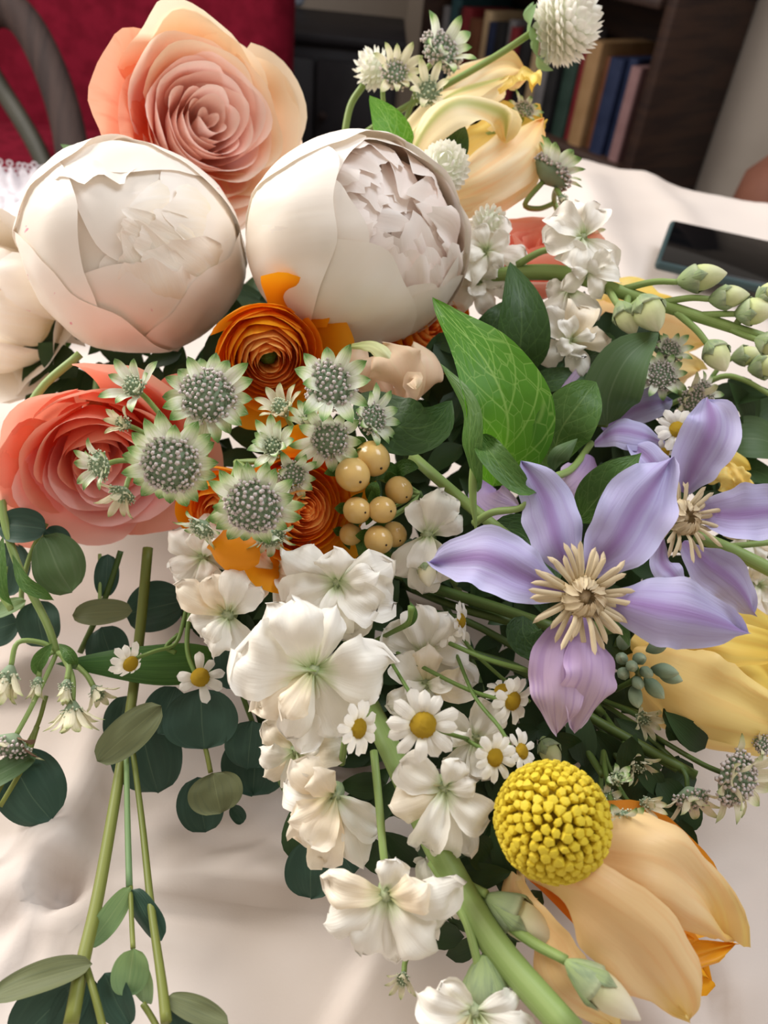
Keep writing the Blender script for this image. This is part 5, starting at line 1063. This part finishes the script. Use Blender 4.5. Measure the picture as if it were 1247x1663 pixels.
# ------------------------------------------------------------- hypericum berries
root, L = sprig('hypericum', 'sprig of glossy pale orange berries beside the tight orange ranunculus', 'berry sprig', (680, 800, 0.335))
def berry(c, rpx, axis, seed):
    r = S(rpx*1.1, c[2]); F = Matrix.Translation(P(*c)-L) @ frame(D(*axis)).to_4x4()
    b = obj('berry', lathe('berry', [(max(0.0003, r*math.sin(PI*i/14)**0.92*(1.0 if i < 7 else 0.97)), -r*1.1*math.cos(PI*i/14)) for i in range(15)], 20), M['berry'], root, F)
    obj('berry_tip', lathe('berry_tip', [(r*0.07, r*1.05), (r*0.08, r*1.12), (r*0.03, r*1.18)], 8), M['berry_tip'], b)
    for k in range(3):
        a = 2*PI*k/3+seed; dd = V3((math.cos(a), math.sin(a), 0))
        obj('sepal', blade('sepal', [dd*r*0.1+V3((0, 0, -r*1.12)), dd*r*0.8+V3((0, 0, -r*1.1)), dd*r*1.5+V3((0, 0, -r*0.7))], r*0.45, V3((0, 0, -1)), 'ovate', cup=-0.4, nu=5, nv=7), M['leaf_mid'], b)
    n_ = P(680, 800, 0.335); a_ = D(*axis); c_ = P(*c)
    obj('stalk', tube('stalk', [c_-a_*r*1.05, c_-a_*r*1.9, c_.lerp(n_, 0.7), n_], S(3, 0.31), 6, org=L), M['stem'], root)
for i, (c, r, ax) in enumerate([((605, 745, 0.300), 26, (0.5, -0.6, 0.8)), ((573, 771, 0.294), 26, (0.45, -0.45, 0.9)), ((648, 796, 0.302), 20.5, (0.5, -0.5, 0.8)), ((580, 829, 0.295), 20.5, (0.6, -0.15, 0.9)), ((621, 828, 0.294), 20.5, (0.6, -0.1, 0.9)), ((615, 877, 0.295), 21.5, (0.5, -0.3, 0.9)), ((640, 868, 0.304), 19, (0.4, -0.4, 0.8)), ((570, 868, 0.303), 17, (0.6, -0.1, 0.9))]):
    berry(c, r, ax, i)
stemp(root, L, [(680, 800, 0.335), (700, 860, 0.35), (720, 950, 0.37)], 5, M['stem_dark'])
for pts, w in (([(600, 815, 0.305), (605, 800, 0.298), (608, 790, 0.296), (612, 782, 0.297)], 13), ([(640, 770, 0.318), (655, 760, 0.314), (668, 758, 0.312), (680, 760, 0.312)], 14), ([(585, 860, 0.31), (590, 875, 0.303), (588, 890, 0.302), (582, 902, 0.305)], 14), ([(600, 895, 0.312), (620, 912, 0.305), (640, 920, 0.305), (655, 918, 0.308)], 20), ([(650, 775, 0.318), (630, 765, 0.314), (612, 770, 0.312), (600, 785, 0.312)], 16)):
    leafp(root, L, pts, w, M['leaf_mid'], (0, 0.2, 1), 'ovate', cup=0.4)
# ------------------------------------------------------------- craspedia
cr_c = (896, 1332, 0.232); Rc = S(88, 0.232)
root = thing('craspedia', 'bright yellow ball flower made of tiny knobs beside the peach tulip', 'ball flower', P(*cr_c))
obj('core', lathe('core', [(0.93*Rc*math.sin(PI*i/12)+0.00005, -0.93*Rc*math.cos(PI*i/12)) for i in range(13)], 24), M['crasp_core'], root)
def knob_mesh(k):
    r_ = random.Random(k); prof = [(0.45, -0.6), (0.8, 0.0), (1.0, 0.55), (0.75, 1.0), (0.3, 1.05)]
    me = lathe('knob', [(a*0.082, b*0.13) for a, b in prof], 6, 0.7, k*3.1); me.polygons.foreach_set('use_smooth', [False]*len(me.polygons)); me.materials.append(M['crasp']); return me
KN = [knob_mesh(k) for k in range(4)]
FR = frame(D(-0.05, 0.1, 1)).to_4x4(); NK = 420
loose = []
for k in range(NK):
    z = 1-(k+0.5)/NK*2; a = k*2.39996; rr_ = math.sqrt(1-z*z)
    d = (FR.to_3x3() @ V3((rr_*math.cos(a), rr_*math.sin(a), z)))
    r_ = random.Random(k); sc = Rc*(0.72+0.28*max(0, min(1, (z-0.1)*1.3))+r_.uniform(-0.06, 0.06))
    mm = Matrix.Translation(d*Rc*0.95) @ frame((d+V3((r_.uniform(-1, 1), r_.uniform(-1, 1), r_.uniform(-1, 1)))*0.12)).to_4x4() @ Matrix.Rotation(r_.uniform(0, 6), 4, 'Z') @ Matrix.Scale(sc*1.25, 4)
    if k < 290: obj('knob', KN[k % 4], None, root, mm)
    else: loose.append((KN[k % 4], mm))
bm = bmesh.new()
for me, mm in loose:
    t_ = me.copy(); t_.transform(mm); bm.from_mesh(t_); bpy.data.meshes.remove(t_)
me = bpy.data.meshes.new('knob_underside'); bm.to_mesh(me); bm.free(); me.polygons.foreach_set('use_smooth', [True]*len(me.polygons))
o = obj('knob_underside', me, M['crasp'], root); o['kind'] = 'stuff'
pc_ = P(*cr_c); obj('stem', tube('stem', [pc_+FW*Rc*0.9, P(880, 1310, 0.29), P(820, 1200, 0.33)], S(6, 0.26), 8, org=pc_), M['stem'], root)
# ------------------------------------------------------------- grey-green buds
root, L = sprig('bud_cluster', 'cluster of fuzzy grey-green buds beside the front clematis', 'buds', (1035, 1100, 0.30))
GB = ellipsoid('bud', 0.30, 1.0, 0.03, 0.99, 10, 9, 0.15); GB.materials.append(M['greybud'])
for (x, y, d, ax, l) in [(1030, 1070, 0.278, (0.1, 0.2, 1), 30), (1048, 1058, 0.276, (0.7, 0.5, 0.6), 34), (1055, 1085, 0.276, (0.9, -0.1, 0.5), 36), (1040, 1085, 0.272, (0.2, -0.2, 1), 28), (1030, 1100, 0.272, (0.0, -0.3, 1), 28), (1045, 1100, 0.274, (0.6, -0.7, 0.6), 36), (1028, 1112, 0.274, (-0.05, -0.7, 0.7), 34), (1012, 1090, 0.276, (-0.3, 0, 1), 30), (1012, 1055, 0.28, (-0.2, 0.7, 0.7), 34), (1022, 1080, 0.272, (-0.1, 0.1, 1), 28), (1065, 1090, 0.28, (0.9, -0.3, 0.4), 34), (1012, 1072, 0.278, (-0.4, 0.3, 0.9), 30)]:
    s_ = S(l*1.15, d); obj('bud', GB, None, root, Matrix.Translation(P(x, y, d)-L) @ frame(D(*ax)).to_4x4() @ Matrix.Diagonal((s_, s_, s_*1.1, 1)))
stemp(root, L, [(1032, 1085, 0.282), (1035, 1100, 0.295), (1000, 1120, 0.32)], 5, M['stem_dark'])
# ------------------------------------------------------------- long strap leaf
root, L = sprig('strap_leaf', 'long green strap leaf lying crosswise behind the eucalyptus at the left', 'leaf', (380, 1100, 0.33))
leafp(root, L, [(385, 1085, 0.33), (320, 1078, 0.322), (250, 1080, 0.318), (170, 1078, 0.32), (90, 1078, 0.33)], 34, M['leaf_tulip'], (0, 0.15, 1), 'ovate', cup=-0.35, nu=10, nv=24)
# ------------------------------------------------------------- eucalyptus
def euc_leaf(root, L, c, lpx, wpx, ang, n, mt, cup=0.25, tip=0.0, seed=0):
    """round leaf whose stalk end is at c, pointing in picture direction ang"""
    a = math.radians(ang); d = c[2]; l = S(lpx, d); u = RT*math.cos(a)+UP*math.sin(a); nv_ = D(*n)
    u = (u-nv_*u.dot(nv_)*0.8).normalized(); C_ = P(*c)
    return obj('leaf', blade('leaf', [C_, C_+u*l*0.5+nv_*l*0.04, C_+u*l+nv_*l*tip], S(wpx/2, d), nv_, 'round', cup=cup, ruf=0.06, rf=1.2, bump=0.12, nu=12, nv=16, seed=seed, org=L), M[mt], root)
root, L = sprig('eucalyptus', 'main eucalyptus stem hanging from under the coral rose to the bottom left', 'eucalyptus', (238, 900, 0.345))
stemp(root, L, [(240, 890, 0.345), (230, 1000, 0.335), (215, 1130, 0.322), (190, 1280, 0.2946), (160, 1450, 0.261), (135, 1560, 0.242), (115, 1663, 0.23)], [10, 9, 10], M['stem_euc'])
stemp(root, L, [(205, 1220, 0.3024), (207, 1330, 0.2816), (210, 1440, 0.2608)], [4.5, 5], M['euc_pale'], 'twig')
stemp(root, L, [(212, 1440, 0.2608), (214, 1500, 0.249), (216, 1540, 0.242)], [4, 4], M['stem_euc'], 'twig')
stemp(root, L, [(213, 1200, 0.306), (230, 1330, 0.2836), (245, 1470, 0.2564), (262, 1590, 0.236), (270, 1660, 0.226)], [5, 6, 8], M['stem_euc'], 'twig')
for k, a in enumerate([((262, 1146, 0.3), 130, 62, 222, (0.05, 0.2, 1), 'euc_olive', 0.25), ((225, 1160, 0.3242), 130, 118, 285, (0.0, 0.1, 1), 'euc', 0.2),
    ((212, 1440, 0.2588), 104, 40, 232, (0.35, 0.25, 0.85), 'euc_pale', 0.4), ((214, 1445, 0.2584), 92, 48, 312, (-0.3, 0.2, 0.9), 'euc', -0.4),
    ((217, 1540, 0.24), 74, 60, 262, (0.25, 0.1, 1), 'euc_pale', 0.3), ((232, 1560, 0.242), 74, 56, 270, (-0.5, -0.1, 0.9), 'euc_pale', 0.3),
    ((150, 1565, 0.238), 160, 54, 205, (0.0, 0.75, 0.6), 'euc_olive', 0.5), ((140, 1580, 0.242), 150, 100, 225, (0, 0.2, 1), 'euc', 0.2), ((150, 1590, 0.242), 110, 90, 250, (0.1, 0.2, 1), 'euc', 0.2), ((170, 1580, 0.24), 90, 60, 300, (-0.1, 0.2, 1), 'euc', 0.2),
    ((270, 1620, 0.232), 110, 40, 335, (0.1, 0.7, 0.7), 'euc_olive', 0.4), ((275, 1632, 0.232), 120, 66, 320, (0, 0.2, 1), 'euc', 0.2), ((205, 1130, 0.335), 80, 56, 260, (0, 0.1, 1), 'euc', 0.2)]):
    euc_leaf(root, L, *a, seed=k*1.3)
stemp(root, L, [(140, 1570, 0.24), (155, 1620, 0.232), (170, 1680, 0.226)], 6, M['stem_euc'], 'twig'); stemp(root, L, [(232, 1630, 0.234), (245, 1650, 0.232), (262, 1680, 0.228)], 5, M['stem_euc'], 'twig')
root, L = sprig('eucalyptus', 'eucalyptus sprig with dark round leaves under the coral rose', 'eucalyptus', (190, 900, 0.355))
stemp(root, L, [(196, 895, 0.352), (185, 930, 0.35), (165, 985, 0.347), (130, 1060, 0.345)], [5, 5], M['stem_dark'])
stemp(root, L, [(162, 900, 0.352), (162, 940, 0.348), (162, 985, 0.342)], [3, 3], M['stem'], 'twig')
for k, a in enumerate([((215, 992, 0.335), 96, 46, 185, (0.0, 0.5, 0.9), 'euc_olive', 0.3), ((165, 1018, 0.345), 70, 70, 290, (0.1, 0.2, 1), 'euc', 0.3), ((300, 975, 0.348), 96, 84, 195, (0.1, 0.3, 1), 'euc', 0.3), ((175, 900, 0.35), 70, 40, 265, (0.4, 0.1, 0.8), 'euc', 0.4)]):
    euc_leaf(root, L, *a, seed=k*1.3+5)
root, L = sprig('eucalyptus', 'eucalyptus sprig at the left edge with blue-green round leaves', 'eucalyptus', (60, 870, 0.345))
stemp(root, L, [(75, 850, 0.345), (50, 900, 0.345), (35, 960, 0.345), (40, 1010, 0.345)], 4, M['stem'])
for k, a in enumerate([((75, 860, 0.335), 76, 62, 175, (0.1, 0.4, 0.9), 'euc', 0.3), ((70, 870, 0.33), 106, 92, 300, (-0.1, 0.15, 1), 'leaf_grey', -0.3), ((72, 862, 0.34), 50, 40, 330, (0, 0.2, 1), 'euc', 0.2), ((60, 975, 0.34), 76, 74, 280, (0, 0.1, 1), 'euc', 0.2), ((42, 975, 0.335), 60, 30, 215, (0.2, 0.6, 0.8), 'euc_pale', 0.2), ((10, 1225, 0.31), 130, 116, 305, (0.1, 0.15, 1), 'euc', -0.35), ((60, 1225, 0.305), 120, 40, 220, (0.3, 0.6, 0.7), 'leaf_grey', 0.4), ((-20, 1400, 0.30), 90, 92, 265, (0.1, 0.1, 1), 'euc', 0.2), ((30, 1010, 0.35), 60, 60, 200, (0, 0.2, 1), 'euc', 0.2), ((20, 880, 0.352), 90, 80, 265, (0, 0.2, 1), 'euc', 0.2)]):
    euc_leaf(root, L, *a, seed=k*1.3+9)
stemp(root, L, [(60, 1180, 0.315), (40, 1240, 0.308), (0, 1310, 0.30)], [5, 4], M['stem_euc'], 'twig')
stemp(root, L, [(75, 1130, 0.32), (55, 1190, 0.314), (-10, 1300, 0.305), (-30, 1400, 0.30)], 4, M['stem_euc'], 'twig')
root, L = sprig('eucalyptus', 'eucalyptus sprig with big dark round leaves hanging left of the front stock', 'eucalyptus', (340, 1100, 0.325))
stemp(root, L, [(370, 1000, 0.33), (385, 1100, 0.322), (420, 1200, 0.318)], [5, 4], M['stem_dark'])
stemp(root, L, [(328, 1195, 0.312), (336, 1225, 0.308), (342, 1255, 0.305)], [4, 4], M['stem_euc'], 'twig')
for k, a in enumerate([((325, 1118, 0.31), 98, 122, 275, (0, 0.1, 1), 'euc', 0.25), ((285, 1115, 0.32), 80, 70, 250, (0, 0.1, 1), 'euc', 0.25), ((345, 1255, 0.30), 64, 92, 285, (0, 0.4, 0.9), 'euc_olive', 0.4), ((320, 1262, 0.306), 88, 78, 280, (0, 0.1, 1), 'euc', 0.3), ((375, 1310, 0.30), 34, 26, 310, (0.5, 0.2, 0.7), 'euc', 0.5), ((410, 1170, 0.31), 78, 80, 265, (0, 0.1, 1), 'euc', 0.3), ((420, 1190, 0.315), 100, 110, 265, (0, 0.1, 1), 'euc', 0.3), ((365, 1040, 0.325), 80, 60, 285, (0, 0.1, 1), 'euc', 0.3), ((505, 1365, 0.285), 92, 84, 270, (0, 0.1, 1), 'euc', 0.3), ((530, 1340, 0.28), 90, 60, 300, (0, 0.1, 1), 'euc', 0.3)]):
    euc_leaf(root, L, *a, seed=k*1.3+15)
stemp(root, L, [(420, 1200, 0.318), (470, 1300, 0.30), (505, 1370, 0.288)], 4, M['stem_dark'], 'twig')
# ------------------------------------------------------------- stems crossing the dark gaps
root, L = sprig('stem_bundle', 'bundle of green stems crossing the dark gap below the front clematis', 'stems', (760, 1000, 0.36))
for pts, r in (([(640, 930, 0.345), (720, 960, 0.335), (800, 985, 0.325), (900, 1020, 0.31)], 9), ([(655, 950, 0.35), (740, 985, 0.335), (830, 1010, 0.325)], 7), ([(670, 990, 0.34), (760, 1010, 0.33), (880, 1080, 0.32), (980, 1160, 0.31)], 6), ([(760, 1060, 0.325), (850, 1090, 0.32), (950, 1160, 0.30), (1130, 1260, 0.285)], 8), ([(900, 1120, 0.315), (980, 1180, 0.30), (1100, 1250, 0.287)], 6), ([(960, 1150, 0.315), (1010, 1240, 0.29), (1090, 1290, 0.284)], 5), ([(930, 1180, 0.30), (960, 1230, 0.285), (980, 1260, 0.275)], 6), ([(700, 940, 0.35), (760, 1060, 0.34), (800, 1180, 0.33)], 6)):
    stemp(root, L, pts, r, M['stem_dark'])
bud(root, L, (880, 1195, 0.285), (0.3, -0.7, 0.5), 56, 40, 'budgreen', 40)
# ------------------------------------------------------------- deep foliage filling the gaps
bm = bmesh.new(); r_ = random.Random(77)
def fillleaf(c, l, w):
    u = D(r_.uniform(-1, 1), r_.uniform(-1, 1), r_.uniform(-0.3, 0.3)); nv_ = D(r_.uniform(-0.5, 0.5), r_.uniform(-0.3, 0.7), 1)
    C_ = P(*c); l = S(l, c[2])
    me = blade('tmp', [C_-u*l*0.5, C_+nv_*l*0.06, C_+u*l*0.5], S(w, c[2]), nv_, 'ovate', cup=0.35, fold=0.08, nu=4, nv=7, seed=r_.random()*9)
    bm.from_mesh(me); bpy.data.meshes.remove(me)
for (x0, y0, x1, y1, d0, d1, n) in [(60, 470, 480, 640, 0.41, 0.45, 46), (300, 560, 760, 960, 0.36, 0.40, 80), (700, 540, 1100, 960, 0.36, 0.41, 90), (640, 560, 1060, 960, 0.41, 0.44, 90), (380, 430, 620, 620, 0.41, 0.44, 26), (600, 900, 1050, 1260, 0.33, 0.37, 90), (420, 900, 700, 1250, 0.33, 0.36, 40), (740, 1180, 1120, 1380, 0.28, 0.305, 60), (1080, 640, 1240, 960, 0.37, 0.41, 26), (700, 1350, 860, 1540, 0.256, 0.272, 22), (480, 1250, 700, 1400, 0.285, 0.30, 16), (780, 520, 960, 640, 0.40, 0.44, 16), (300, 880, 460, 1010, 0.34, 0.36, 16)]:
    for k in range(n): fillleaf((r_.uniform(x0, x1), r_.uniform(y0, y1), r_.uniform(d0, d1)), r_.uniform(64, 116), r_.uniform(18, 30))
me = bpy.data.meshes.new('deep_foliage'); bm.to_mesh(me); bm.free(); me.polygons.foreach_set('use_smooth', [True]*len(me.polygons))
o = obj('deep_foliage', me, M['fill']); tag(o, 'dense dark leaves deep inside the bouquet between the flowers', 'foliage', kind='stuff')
